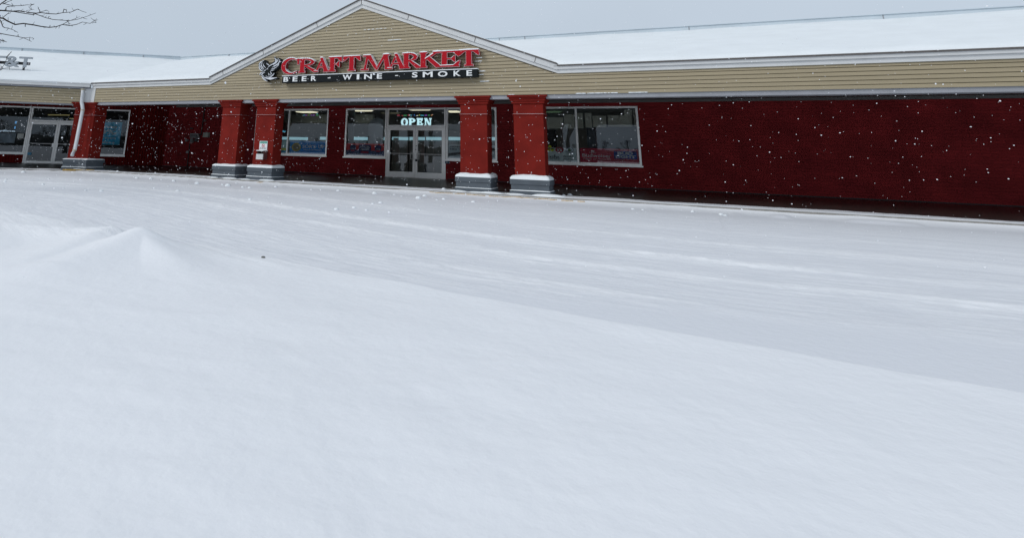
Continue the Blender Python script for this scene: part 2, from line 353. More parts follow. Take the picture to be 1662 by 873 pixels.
# pavement slab under the canopy (both wings)
def corner_poly(d0, d1, xr=XE, sl=SL, cut=None):
    """strip between distances d0 and d1 (in front = negative into the picture) along both wings"""
    def inter(d):       # bend point of the polyline at facade distance d
        y = YF-d; # dl = d : -( (x-Cx)*LN.x + (y-Cy)*LN.y ) = d
        x = C.x+(-d-(y-C.y)*LN.y)/LN.x
        return Vector((x, y))
    a, b = inter(d0), inter(d1)
    return [(xr, a.y), (a.x, a.y), (a.x-LD.x*sl, a.y-LD.y*sl), (b.x-LD.x*sl, b.y-LD.y*sl), (b.x, b.y), (xr, b.y)]
def bend(d):
    y = YF-d; return Vector((C.x+(-d-(y-C.y)*LN.y)/LN.x, y))
mb = MB()
for A, B in (((0, 1, 4, 5), 0), ((1, 2, 3, 4), 0)):
    p = corner_poly(.12, -7.6); q = [p[i] for i in A]
    mb.column(q, -.4, 0.0)
kind(mb.build('pavement', M['pave']), 'structure')
mb = MB()
p = corner_poly(.30, .122)
for A in ((0, 1, 4, 5), (1, 2, 3, 4)): mb.column([p[i] for i in A], -.3, .004)
cb = mb.build('kerb', mat('kerb_concrete', (.25, .24, .22), .8, .2, 4)); kind(cb, 'structure')
mb = MB()     # exposed yellow kerb paint
def yel(xa, xb):
    n = int((xb-xa)/.06); 
    for i in range(n):
        x = xa+(xb-xa)*i/n; w = .014+.014*random.random(); yy = YF-.34-.012*random.random(); z = .004+float(height(np.array([x]), np.array([yy]))[0][0])
        if random.random() < .93: mb.box(x, x+(xb-xa)/n+.01, yy-w, yy+w, z-.04, z+.003+.004*random.random())
yel(-6.4, -5.2); yel(-4.3, -1.9); yel(-12.75, -12.45); yel(-5.2, -4.3)
o = mb.build('kerb_paint', M['yellow']); kind(o, 'structure')
mb = MB(origin=(C.x, C.y, 0), ang=LW)
for i in range(12): mb.box(-.5+i*.1, -.4+i*.1, -.37, -.335, -.02, .045)
kind(mb.build('kerb_paint', M['yellow']), 'structure')

# ------------------------------------------------------------------ the plaza building
bld = thing('shopping_plaza', 'red brick shopping plaza with beige gable, snowy roofs and four pillars by its doors', 'building', (-9.1, YF, 0))
def grid_wall(mbb, x0, x1, z0, z1, holes, y, rev=.12, mi=0):
    xs = sorted({x0, x1, *[h[0] for h in holes], *[h[1] for h in holes]}); zs = sorted({z0, z1, *[h[2] for h in holes], *[h[3] for h in holes]})
    xs = [x for x in xs if x0 <= x <= x1]; zs = [z for z in zs if z0 <= z <= z1]
    def inh(x, z): return any(h[0] < x < h[1] and h[2] < z < h[3] for h in holes)
    for a, b in zip(xs, xs[1:]):
        for c, d in zip(zs, zs[1:]):
            if not inh((a+b)/2, (c+d)/2):
                mbb.face([(a, y, c), (b, y, c), (b, y, d), (a, y, d)], mi, [(a, c), (b, c), (b, d), (a, d)])
                mbb.face([(a, y+.25, d), (b, y+.25, d), (b, y+.25, c), (a, y+.25, c)], mi, [(a, d), (b, d), (b, c), (a, c)])
    for h in holes:
        a, b, c, d = h
        for pts in ([(a, y, c), (a, y, d), (a, y+.25, d), (a, y+.25, c)], [(b, y, d), (b, y, c), (b, y+.25, c), (b, y+.25, d)], [(a, y, d), (b, y, d), (b, y+.25, d), (a, y+.25, d)], [(b, y, c), (a, y, c), (a, y+.25, c), (b, y+.25, c)]): mbb.face(pts, mi)
HM = [(-19.0, -14.62, .80, 3.03), (-13.67, -11.48, .80, 3.03), (-11.48, -8.60, -.1, 3.03), (-8.60, -6.33, .80, 3.03), (-5.40, -.81, .80, 3.03)]
mb = MB(); grid_wall(mb, WC.x, XE, -.1, 3.9, HM, YW)
mb.build('brick_wall', M['brick'], bld)
HL = [(-13.2, -7.04, .47, 2.94), (-7.04, -4.12, -.1, 2.94), (-4.12, -2.03, .47, 2.94)]
mb = MB(origin=(WC.x, WC.y, 0), ang=LW); grid_wall(mb, -SL-3, .0, -.1, 3.9, HL, 0)
mb.build('board_wall', M['board'], bld)
# plinth line
mb = MB(); 
for a, b in ((WC.x+.02, -11.6), (-8.5, XE)): mb.box(a, b, YW-.025, YW-.003, -.05, .03)
mb.build('plinth', M['black'], bld)
# ---- fascia siding
GX, GZI, GZO = -9.10, 5.87, 6.19
XL, XR = -15.50, -2.70      # where the gable meets the eaves (inner lines)
def gable_half(z, inner=True):  # half width of siding at height z
    return (GZI-z)/((GZI-3.385)/((XR-XL)/2))
def courses(mbb, x0f, x1f, z0, z1, dz, y):
    z = z0; k = 0
    while z < z1-1e-4:
        zt = min(z+dz, z1); a0, b0 = x0f(z), x1f(z); a1, b1 = x0f(zt), x1f(zt)
        if b0 > a0:
            if b1 < a1: a1 = b1 = (a1+b1)/2
            mbb.face([(a0, y-.024, z), (b0, y-.024, z), (b1, y-.004, zt-.012), (a1, y-.004, zt-.012)]); mbb.face([(a1, y-.004, zt-.012), (b1, y-.004, zt-.012), (b1, y+.02, zt), (a1, y+.02, zt)]); mbb.face([(a0, y-.024, z), (a0, y+.02, z), (b0, y+.02, z), (b0, y-.024, z)])
        z = zt
mb = MB()
courses(mb, lambda z: -22.02, lambda z: XE, 2.80, 3.40, .104, YF)
courses(mb, lambda z: GX-gable_half(z)-.02, lambda z: GX+gable_half(z)+.02, 3.40, GZI+.01, .104, YF)
mb.box(-22.2, XE, YF+.03, YF+.16, 2.80, 3.42); mb.prism([(XL-.1, 3.42), (XR+.1, 3.42), (GX, GZI+.05)], YF+.03, YF+.16)
mb.build('siding', M['siding'], bld)
mb = MB(origin=(C.x, C.y, 0), ang=LW)
courses(mb, lambda z: -SL, lambda z: -.32, 2.72, 3.36, .104, 0); mb.box(-SL, -.05, .03, .16, 2.74, 3.42)
mb.build('siding', M['siding'], bld)
# corner boards
mb = MB(); mb.box(-22.285, -22.0, YF-.03, YF+.02, 2.79, 3.40); mb.build('corner_board', M['trim'], bld)
mb = MB(origin=(C.x, C.y, 0), ang=LW); mb.box(-.33, -.005, -.03, .02, 2.72, 3.38); mb.build('corner_board', M['trim'], bld)
# beam under the siding, soffit
mb = MB(); mb.box(-22.2, XE, YF+.02, YF+.36, 2.685, 2.799)
mb.build('beam', M['beam'], bld)
mb = MB(origin=(C.x, C.y, 0), ang=LW); mb.box(-SL, -.05, .02, .36, 2.66, 2.715); mb.build('beam', M['beam'], bld)
mb = MB()
p = corner_poly(-.16, -7.4)
for A in ((0, 1, 4, 5), (1, 2, 3, 4)): mb.column([p[i] for i in A], 3.26, 3.32)
mb.box(-21.5, XE, YF+.361, YF+.44, 2.74, 3.26); mb.box(-24.5, XE, YW-.10, YW-.004, 3.16, 3.258)
for k in range(9): mb.box(-20+k*4, -19.96+k*4, YF+.5, YW-.2, 3.245, 3.262)
mb.build('soffit', M['soffit'], bld)
# eave fascia boards: two steps, dark shingle edge
def eave(mbb, x0, x1, m0=0, m1=1, z=3.40):
    mbb.box(x0, x1, YF-.05, YF+.02, z-.01, z+.10, m0); mbb.box(x0, x1, YF-.10, YF+.02, z+.102, z+.185, m0); mbb.box(x0, x1, YF-.14, YF+.04, z+.187, z+.225, m1)
mb = MB(); eave(mb, -22.2, XL-.10); mb.build('eave_board', [M['trim'], M['drip']], bld)
mb = MB(); eave(mb, XR+.10, XE); mb.build('eave_board', [M['trim'], M['drip']], bld)
def rake(sgn):
    mbb = MB(); sl = (GZI-3.385)/((XR-XL)/2)
    xe = XR+.10 if sgn > 0 else XL-.10
    def line(off): return lambda x: GZI+off-abs(x-GX)*sl
    for lo, hi, y0, mi in ((-.0, .13, -.05, 0), (.132, .295, -.10, 0), (.297, .335, -.14, 1)):
        f0, f1 = line(lo), line(hi); a, b = (GX, xe)
        n = 1
        poly = [(a, f0(a)), (b, max(f0(b), 3.39)), (b, f1(b)), (a, f1(a))]
        mbb.prism(poly, YF+y0, YF+.03 if mi == 0 else YF+.06, mi)
    # vertical butt joints of the boards
    for fr in (.27, .62, .9):
        x = GX+(xe-GX)*fr; z = line(.13)(x)
        mbb.prism([(x, z+.004), (x+.02, z+.004), (x+.02+.05*sgn, z+.165), (x+.05*sgn, z+.165)], YF-.104, YF-.1005, 1)
    mbb.build('rake_board', [M['trim'], M['drip']], bld)
rake(1); rake(-1)
mb = MB(); mb.box(GX-.012, GX+.012, YF-.105, YF-.101, GZI+.13, GZI+.30); mb.build('ridge_joint', M['drip'], bld)
mb = MB(origin=(C.x, C.y, 0), ang=LW)        # left wing gutter
mb.box(-SL, -.06, -.05, .02, 3.36, 3.43, 1); mb.box(-SL, -.05, -.17, .02, 3.432, 3.54, 0); mb.box(-SL, -.05, -.18, -.16, 3.541, 3.56, 0); mb.box(-1.35, -.02, -.19, .03, 3.562, 3.60, 0)
mb.build('gutter', [M['trim'], M['beam']], bld)
# downspout
P0 = [(134.5, 144.5), (134, 155), (132.5, 166), (133.5, 171), (134.5, 178), (121.5, 243), (118.5, 249), (117, 253)]
def Loff(d): return C-LN*d
pts = []
for q, off in zip(P0, (.12, .12, .12, .2, .24, .24, .24, .30)):
    s_, z_ = onL(*q, Loff(off)); pp = Loff(off)+LD*s_; pts.append((pp.x, pp.y, z_))
mb = MB(); mb.tube(pts, .072, 10)
ds = mb.build('downspout', M['spout'], bld, smooth=True)
for i in (4, 5, 0):
    mb = MB(); a = Vector(pts[i]); b = Vector(pts[i+1]); dd = (b-a).normalized(); mb.tube([a+dd*.0, a+dd*.05], .08, 10); mb.build('strap', M['rust'], ds)
# ---- roofs
def roof_z(d): return EZ+.03+SLOPE*d
mb = MB()
v0 = bend(.12); v1 = bend(-(YR-YF))
mb.face([(v0.x, v0.y, roof_z(-.12)), (XL, v0.y, roof_z(-.12)), (XL, YF+.3, roof_z(.3)), (XR, YF+.3, roof_z(.3)), (XR, v0.y, roof_z(-.12)), (XE, v0.y, roof_z(-.12)), (XE, YR, roof_z(YR-YF)), (v1.x, YR, roof_z(YR-YF))])
mb.face([(v0.x-LD.x*SL*1.3, v0.y-LD.y*SL*1.3, roof_z(-.12)), (v0.x, v0.y, roof_z(-.12)), (v1.x, v1.y, roof_z(YR-YF)), (v1.x-LD.x*SL*1.3, v1.y-LD.y*SL*1.3, roof_z(YR-YF))])
roof = mb.build('roof', M['drip'], bld)
def roof_snow():
    vs, fs = [], []
    def sheet(P, D, N, s0, s1, ns, nd, dmax, seed, slope0):
        base = len(vs)
        for j in range(nd+1):
            for i in range(ns+1):
                t = j/nd; 
                dd = -.095+t*(dmax+.095)
                # mitre along the valley
                bp = bend(-dd); 
                if D is None:
                    x = bp.x+(s1-bp.x)*i/ns; y = YF+dd; u = x
                    if XL-.0 < x < XR+.0 and y < YF+.4: y = YF+.4; dd = .4
                else:
                    u = -(s1)*(1-i/ns); x = bp.x+LD.x*u; y = bp.y+LD.y*u
                xa, ya = np.array([x*.5]), np.array([y*.5])
                th = .10+.10*(float(fbm(xa*.9, ya*.9, seed)[0])-.5)
                ed = 1-math.exp(-max(0, dd+.095)/.10); th = .012+.03*max(0, float(fbm(xa*2.2, ya*2.2, seed+4)[0])-.45)+th*ed
                th += .10*math.exp(-((dmax-dd)/.8)**2)*(float(fbm(xa*.5, ya*0, seed+9)[0])-.45)
                vs.append((x, y, roof_z(dd)+th+.0))
        for j in range(nd):
            for i in range(ns):
                a = base+j*(ns+1)+i; fs.append((a, a+1, a+ns+2, a+ns+1))
        # front lip
        b2 = len(vs)
        for i in range(ns+1):
            x, y, z = vs[base+i]; vs.append((x, y, z-.03))
        for i in range(ns): fs.append((b2+i, b2+i+1, base+i+1, base+i))
    sheet(None, None, None, 0, XE, 160, 34, YR-YF, 81, 0)
    sheet(None, LD, None, 0, SL*1.2, 110, 34, YR-YF, 81, 0)
    me = bpy.data.meshes.new('snow_cover'); b = Vector(roof['_base']); me.from_pydata([(x-b.x, y-b.y, z-b.z) for x, y, z in vs], [], fs)
    me.polygons.foreach_set('use_smooth', [True]*len(fs)); me.materials.append(M['snow']); o = bpy.data.objects.new('snow_cover', me); COL.objects.link(o); o.parent = roof
roof_snow()
# ridge parapet with metal flashing (both wings)
mb = MB()
a = v1; b = Vector((v1.x-LD.x*SL*1.3, v1.y-LD.y*SL*1.3)); bk = .3
mb.column([(a.x, a.y), (XE, YR), (XE, YR+bk), (a.x-bk*math.tan(LW/2), YR+bk)], 5.4, ZR)
mb.column([(b.x, b.y), (a.x, a.y), (a.x-bk*math.tan(LW/2), YR+bk), (b.x+LN.x*bk, b.y+LN.y*bk)], 5.4, ZR+.02)
mb.build('parapet', M['flash'], bld)
mb = MB()
mb.column([(a.x, a.y-.04), (XE, YR-.04), (XE, YR+bk), (a.x-bk*math.tan(LW/2), YR+bk)], ZR+.003, ZR+.03)
mb.column([(b.x-LN.x*.04, b.y-LN.y*.04), (a.x+.013, a.y-.04), (a.x-bk*math.tan(LW/2), YR+bk), (b.x+LN.x*bk, b.y+LN.y*bk)], ZR+.023, ZR+.05)
mb.build('coping', M['flash'], bld)
for x in (-19.3, -6.1, -5.0, 1.2, 7.0): mb = MB(); mb.box(x, x+.03, YR-.012, YR-.002, 5.5, ZR); mb.build('flashing_seam', M['beam'], bld)
for s_ in (-2.0, -5.1, -8.2, .8): 
    q = a+LD*s_ if s_ < 0 else Vector((a.x+3.5, a.y)); mb = MB(); mb.box(q.x, q.x+.03, q.y-.03, q.y-.01, 5.5, ZR); mb.build('flashing_seam', M['beam'], bld)
# cross-gable roof behind the rakes
mb = MB(); sl = (GZI-3.385)/((XR-XL)/2); zt = GZI+.337
for sg in (1, -1):
    xe = GX+sg*6.5; ze = zt-6.5*sl
    q = [(GX, YF+.0, zt), (xe, YF+.0, ze), (xe, YR+.8, ze), (GX, YR+.8, zt)]
    if sg < 0: q = q[::-1]
    mb.face(q)
mb.prism([(XL, 3.5), (XR, 3.5), (GX, zt-.02)], YR+.7, YR+.8)
gr = mb.build('gable_roof', M['drip'], bld)
mb = MB()
for sg in (1, -1):
    n = 60
    for i in range(n):
        def pt(k, y, th): 
            x = GX+sg*6.45*k/n; return (x, y, zt-abs(x-GX)*sl+th)
        def th(k): 
            return (.018+.03*max(0, float(fbm(np.array([k*.22]), np.array([sg*3.]), 5)[0])-.42)*4)*(1 if sg > 0 else .35)
        a_, b_ = th(i), th(i+1)
        for y0, y1, k0, k1 in ((YF-.12, YF+.1, .5, 1), (YF+.1, YF+1.2, 1, 2.2), (YF+1.2, YR+.7, 2.2, 2.2)):
            f = [pt(i, y0, a_*k0), pt(i+1, y0, b_*k0), pt(i+1, y1, b_*k1), pt(i, y1, a_*k1)]
            mb.face(f if sg > 0 else f[::-1])
        f = [pt(i, YF-.12, 0), pt(i+1, YF-.12, 0), pt(i+1, YF-.12, b_*.5), pt(i, YF-.12, a_*.5)]; mb.face(f)
mb.build('snow_cover', M['snow'], gr, smooth=True)
# ---- columns
def offp(poly, d):
    n = len(poly); r = []
    for i in range(n):
        p0, p1, p2 = Vector(poly[i-1]), Vector(poly[i]), Vector(poly[(i+1) % n])
        a = (p1-p0).normalized(); b = (p2-p1).normalized(); na = Vector((a.y, -a.x)); nb = Vector((b.y, -b.x)); bis = (na+nb).normalized()
        r.append(tuple(p1+bis*(d/max(.3, bis.dot(na)))))
    return r
def snow_on(poly_out, poly_in, z, t, seed):
    """mounded snow on a ledge ring"""
    mbb = MB(); n = len(poly_out); K = 14
    prof = [(0.0, 0.0), (.02, .35), (.25, .75), (.6, 1.0), (1.0, 1.15)]
    for i in range(n):
        a, b = Vector(poly_out[i]), Vector(poly_out[(i+1) % n]); c, d = Vector(poly_in[i]), Vector(poly_in[(i+1) % n])
        for k in range(K):
            for (f0, h0), (f1, h1) in zip(prof, prof[1:]):
                def pt(u, f, h):
                    o_ = a.lerp(b, u); i_ = c.lerp(d, u); q = o_.lerp(i_, f)
                    hh = t*h*(1+1.1*(float(fbm(np.array([q.x*2.2]), np.array([q.y*2.2]), seed)[0])-.5))
                    return (q.x, q.y, z+hh)
                mbb.face([pt(k/K, f0, h0), pt((k+1)/K, f0, h0), pt((k+1)/K, f1, h1), pt(k/K, f1, h1)])
    return mbb
def make_column(poly, label, t=.075, seed=1):
    mb = MB(); mb.column(poly, .40, 2.55); rg = offp(poly, .022)
    mb.column(rg, 2.222, 2.25)
    o = mb.build('column', M['red'], bld)
    o['label'] = label
    mb = MB(); mb.column(offp(poly, .045), 2.552, 2.618); mb.column(offp(poly, .075), 2.62, 2.68); mb.column(offp(poly, .105), 2.682, 2.73); mb.column(offp(poly, .145), 2.732, 2.785)
    mb.build('capital', M['red'], o)
    mb = MB(); pb = offp(poly, .105); mb.column(offp(poly, .125), .29, .425); mb.column(offp(poly, .10), .12, .289); mb.column(offp(poly, .135), -.05, .10); mb.column(offp(poly, .135), .10, .119, top=offp(poly, .105))
    mb.build('base', M['base'], o)
    s = snow_on(offp(poly, .122), offp(poly, -.002), .4255, t, seed); s.build('snow_cap', M['snow'], o, smooth=True)
    s = snow_on(offp(poly, .130), offp(poly, .101), .118, .018, seed+3); s.build('snow_ledge', M['snow'], o, smooth=True)
    s = snow_on(offp(poly, .021), offp(poly, -.001), 2.2505, .006, seed+5); s.build('snow_trace', cmat('thin_snow', (.6, .58, .6), rough=.6), o, smooth=True)
    return o
def sq(x0, x1, y0=16.66, dep=.50): return [(x0, y0), (x1, y0), (x1, y0+dep), (x0, y0+dep)]
make_column(sq(-14.93, -14.10), 'leftmost red pillar of the pair left of the wide shop window', .08, 2)
c2 = make_column(sq(-13.33, -12.49), 'red pillar carrying the small white notice and steel box', .085, 4)
make_column(sq(-5.58, -4.74), 'red pillar just right of the glass doors', .115, 6)
make_column(sq(-3.94, -3.08), 'rightmost red pillar with the tallest snow cap', .12, 8)
bp = Vector((-22.33, 16.63)); A_ = bp-LD*.52
poly0 = [tuple(A_), tuple(bp), (bp.x+.42, bp.y), (bp.x+.42, bp.y+.58), (A_.x+LN.x*.6, A_.y+LN.y*.6)]
make_column(poly0, 'bent red corner pillar behind the white downspout', .04, 10)

# ---- windows and doors
def frame(mbb, x0, x1, z0, z1, y, w=.075, d=.10, mull=(), sill=0):
    mbb.box(x0, x0+w, y, y+d, z0, z1); mbb.box(x1-w, x1, y, y+d, z0, z1)
    mbb.box(x0+w, x1-w, y+.002, y+d-.002, z1-w, z1); mbb.box(x0+w, x1-w, y+.002, y+d-.002, z0, z0+w)
    for q in mull: mbb.box(q-w*.5, q+w*.5, y+.001, y+d-.001, z0+w, z1-w)
    if sill: mbb.box(x0-.04, x1+.04, y-.05, y+.02, z0-.045, z0+.012)
def pane(x0, x1, z0, z1, y, parent, o=(0, 0, 0), ang=0):
    mbb = MB(origin=o, ang=ang); mbb.face([(x0, y, z0), (x1, y, z0), (x1, y, z1), (x0, y, z1)]); return mbb.build('pane', M['glass'], parent)
def window(x0, x1, z0, z1, mull, O=(0, 0, 0), ang=0, y=YW, sill=True, m='alum'):
    mbb = MB(origin=O, ang=ang); yy = y+.015; frame(mbb, x0+.005, x1-.005, z0+.005, z1-.005, yy, mull=mull, sill=sill)
    o = mbb.build('window', M[m], bld); xs = [x0+.07, *mull, x1-.07]
    for a_, b_ in zip(xs, xs[1:]): pane(a_, b_, z0+.05, z1-.05, yy+.05, o, O, ang)
    return o
window(-19.0, -14.62, .80, 3.03, (-16.93,))
window(-13.67, -11.485, .80, 3.03, ())
window(-8.595, -6.33, .80, 3.03, ())
window(-5.40, -.81, .80, 3.03, (-3.10,))
window(-11.48, -8.60, 2.185, 3.03, (), sill=False)
LO = (WC.x, WC.y, 0)
window(-13.2, -7.04, .47, 2.94, (-10.1,), LO, LW, 0)
window(-4.115, -2.03, .47, 2.94, (), LO, LW, 0)
window(-7.035, -4.12, 2.165, 2.94, (), LO, LW, 0, sill=False)
def doors(x0, x1, zt, O=(0, 0, 0), ang=0, y=YW, st=.11, m='alum2'):
    mbb = MB(origin=O, ang=ang); yy = y+.02
    mbb.box(x0, x0+.07, yy-.01, yy+.12, 0, zt); mbb.box(x1-.07, x1, yy-.01, yy+.12, 0, zt); mbb.box(x0+.07, x1-.07, yy-.008, yy+.118, zt-.05, zt-.001); mbb.box(x0, x1, yy-.03, yy+.14, -.02, .012)
    f = mbb.build('door_frame', M[m], bld); xm = (x0+x1)/2
    for a_, b_, hs_ in ((x0+.078, xm-.006, 1), (xm+.006, x1-.078, -1)):
        mbb = MB(origin=O, ang=ang); zt_ = zt-.055
        mbb.box(a_, a_+st, yy, yy+.05, .018, zt_); mbb.box(b_-st, b_, yy, yy+.05, .018, zt_)
        mbb.box(a_+st, b_-st, yy+.001, yy+.049, .018, .24 if st > .1 else .12); mbb.box(a_+st, b_-st, yy+.001, yy+.049, zt_-.09, zt_)
        dr = mbb.build('door', M[m], bld); pane(a_+st, b_-st, .12, zt_-.09, yy+.025, dr, O, ang)
        mbb = MB(origin=O, ang=ang); mbb.box(a_+st, b_-st, yy-.03, yy-.005, 1.0, 1.03); mbb.build('push_bar', M['steel'], dr)
        hx = b_-st*.5 if hs_ > 0 else a_+st*.5
        mbb = MB(origin=O, ang=ang); 
        if st > .1:
            xo = -.17 if hs_ > 0 else .05
            for q in (0, .11): mbb.box(hx+xo*.8+q-.008, hx+xo*.8+q+.012, yy-.07, yy-.045, .80, 1.04)
            mbb.box(hx+xo*.8-.008, hx+xo*.8+.122, yy-.069, yy-.046, 1.041, 1.06); mbb.box(hx+xo*.8-.008, hx+xo*.8+.122, yy-.069, yy-.046, .78, .799)
        else: mbb.box(hx-.09, hx+.09, yy-.06, yy-.02, .84, 1.05)
        mbb.build('handle', M['steel'] if st > .1 else M['alum'], dr)
    return f
doors(-11.48, -8.60, 2.18); doors(-7.035, -4.12, 2.16, LO, LW, 0, st=.09, m='alum')
hx = (-11.48-8.60)/2+.06; rd = [o for o in bld.children if o.name.startswith('door.001')][0]
mb = MB(); mb.box(hx-.03, hx+.05, YW-.03, YW+.015, .70, .79); mb.build('lock', M['black'], rd)
mb = MB(); mb.ball((hx, YW-.005, 1.36), .018); mb.build('keyhole', M['black'], rd)
mb = MB(); mb.ball((hx-.02, YW-.005, 1.20), .018); mb.build('keyhole', M['black'], rd)
# interior shell
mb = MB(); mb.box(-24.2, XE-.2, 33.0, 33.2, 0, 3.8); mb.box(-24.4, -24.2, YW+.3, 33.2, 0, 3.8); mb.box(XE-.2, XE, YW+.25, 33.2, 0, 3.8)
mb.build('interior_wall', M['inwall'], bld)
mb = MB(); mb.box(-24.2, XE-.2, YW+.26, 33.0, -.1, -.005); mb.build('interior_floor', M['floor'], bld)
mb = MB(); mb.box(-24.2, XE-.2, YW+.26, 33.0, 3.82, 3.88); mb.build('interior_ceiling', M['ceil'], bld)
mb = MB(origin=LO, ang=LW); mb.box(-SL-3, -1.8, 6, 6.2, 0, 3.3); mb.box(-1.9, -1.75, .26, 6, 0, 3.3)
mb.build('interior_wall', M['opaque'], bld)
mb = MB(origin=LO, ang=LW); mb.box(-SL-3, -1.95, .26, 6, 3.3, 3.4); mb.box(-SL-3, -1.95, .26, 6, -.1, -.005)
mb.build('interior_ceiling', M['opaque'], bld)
# outer back and end walls so the block is closed
mb = MB(); mb.box(-24.4, XE, 33.3, 33.5, -.1, 5.9); mb.box(XE, XE+.2, YW, 33.5, -.1, 5.9); mb.build('rear_wall', M['brick'], bld)

# ------------------------------------------------------------------ interior objects
lit = emat('lit_tube', (1, .92, .68), .95)
def ceil_light(x, y, z, w, d, label, grp=None, m=lit):
    t = thing('ceiling_light', label, 'ceiling light', (x, y, z), grp)
    b_ = MB(); b_.box(x-w/2-.03, x+w/2+.03, y-d/2-.03, y+d/2+.03, z, z+.05); b_.build('housing', M['whitep'], t)
    b_ = MB(); b_.prism([(x-w/2, z-.001), (x+w/2, z-.001), (x+w/2*.8, z-.05), (x-w/2*.8, z-.05)], y-d/2, y+d/2); b_.build('diffuser', m, t)
for xa, xb, py, lb in ((484, 512, 182.3, 'cream ceiling light glowing inside behind the blue banner window'), (572, 602, 179.8, 'cream ceiling light glowing inside behind the red beer banner window'), (662, 697, 178.2, 'cream ceiling light glowing inside above the OPEN sign'), (726, 745, 181.5, 'cream ceiling light glowing inside behind the grey poster window')):
    a_, b_ = atY(xa, py, 26.5), atY(xb, py, 26.5)
    ceil_light((a_.x+b_.x)/2, 26.5, max(a_.z, b_.z)+.02, b_.x-a_.x, .6, lb)
for x in (-19, -15, -11, -7, -3, 2):  # added lamps, out of view above the window heads, to brighten the interior
    ceil_light(x, 28.4, 3.72, 1.8, .7, 'unseen fill light added high up deep inside the shop', 'added fill lights deep inside the shop', m=emat('fill_tube', (1, .97, .9), 1.0))
ceil_light(-13.5, 19.2, 3.15, 1.1, .3, 'long pale light under the canopy right of the notice pillar', m=emat('canopy_tube', (1, .93, .6), .7))
ceil_light(-4.75, 19.6, 3.15, .9, .3, 'greenish light under the canopy between the two right pillars', m=emat('green_tube', (.55, 1, .5), .8))
# refrigerated cases with lit headers along the back of the store
hd = emat('cooler_header', (.45, .78, .92), .42)
for i, (xa, xb) in enumerate(((452, 500), (519, 559), (566, 597), (598, 633), (636, 663), (664, 690), (691, 717), (722, 748), (770, 806))):
    a_ = atY(xa, 222.5, 30.0); b_ = atY(xb, 223, 30.0); zt_ = (a_.z+b_.z)/2
    t = thing('display_cooler', 'upright display cooler with a pale blue lit header inside the shop', 'cooler', ((a_.x+b_.x)/2, 30.3, 0), 'display coolers along the back of the shop')
    q = MB(); q.box(a_.x+.02, b_.x-.02, 30.05, 30.9, 0, zt_+.03); q.build('cabinet', cmat('cabinet_grey', (.22, .24, .25), rough=.5), t)
    q = MB(); q.box(a_.x+.03, b_.x-.03, 29.98, 30.045, zt_-.17, zt_); q.build('header_light', hd, t)
    for k in range(3): q = MB(); xx = a_.x+.04+(b_.x-a_.x-.12)*k/2; q.box(xx, xx+.04, 29.99, 30.04, .1, zt_-.19); q.build('door_stile', M['gbox'], t)
# bulkhead inside (pale band visible high in the left window)
mb = MB(); mb.box(-24, -14.2, 27.6, 27.8, 2.55, 3.02); tag(mb.build('bulkhead_panel', cmat('bulk', (0.462, 0.504, 0.493), rough=.8), loc=(-19, 27.7, 2.5)), 'long pale grey panel hanging inside behind the blue banner window', 'panel')
mb = MB(); q = atY(560, 200, 24.6); mb.box(-14.2, -13.75, 24.6, 24.75, 0, 3.2); tag(mb.build('interior_post', cmat('post', (0.462, 0.546, 0.546), rough=.7), loc=(-14, 24.6, 0)), 'pale grey post just inside the left edge of the red banner window', 'post')
# hanging poster-like paper banner in the second window
mb = MB(); mb.prism([(-13.15, .95), (-12.4, .95), (-12.33, 2.45), (-12.45, 2.62), (-12.75, 2.70), (-13.1, 2.55), (-13.2, 2.35)], 25.2, 25.23); tag(mb.build('hanging_banner', cmat('grey_paper', (0.504, 0.567, 0.588), rough=.8), loc=(-12.8, 25.2, .95)), 'tall grey arched banner hanging behind the red banner window', 'banner')
# ------------------------------------------------------------------ window graphics
GY = YW+.10
def dashes(q, x0, x1, z, h, y, seed=1):          # script too small to read: a broken line of short marks
    rr = random.Random(seed); x = x0
    while x < x1-.02:
        w = rr.uniform(.015, .05); q.box(x, min(x+w, x1), y-.003, y, z, z+h*rr.uniform(.5, 1)); x += w+rr.uniform(.008, .02)
def rect_of(q0, q1, Y=GY): a_ = atY(*q0, Y); b_ = atY(*q1, Y); return a_.x, b_.x, b_.z, a_.z
def poster(name, label, cat, x0, x1, z0, z1, colr, O=(0, 0, 0), ang=0, y=GY):
    q = MB(origin=O, ang=ang); c = q.P(((x0+x1)/2, y, z0)); t = thing(name, label, cat, c); q.box(x0, x1, y, y+.006, z0, z1); q.build('sheet', colr, t); return t
def put(t, name, fn, m_, O=(0, 0, 0), ang=0):
    q = MB(origin=O, ang=ang); fn(q); return q.build(name, m_, t)
def ell(q, cx, cz, rx, rz, y, d=.003, n=24): q.prism([(cx+rx*math.cos(2*math.pi*k/n), cz+rz*math.sin(2*math.pi*k/n)) for k in range(n)], y-d, y)
wt = cmat('print_white', (0.850, 0.850, 0.850), rough=.6); bl = cmat('print_black', (.02, .02, .025), rough=.6)
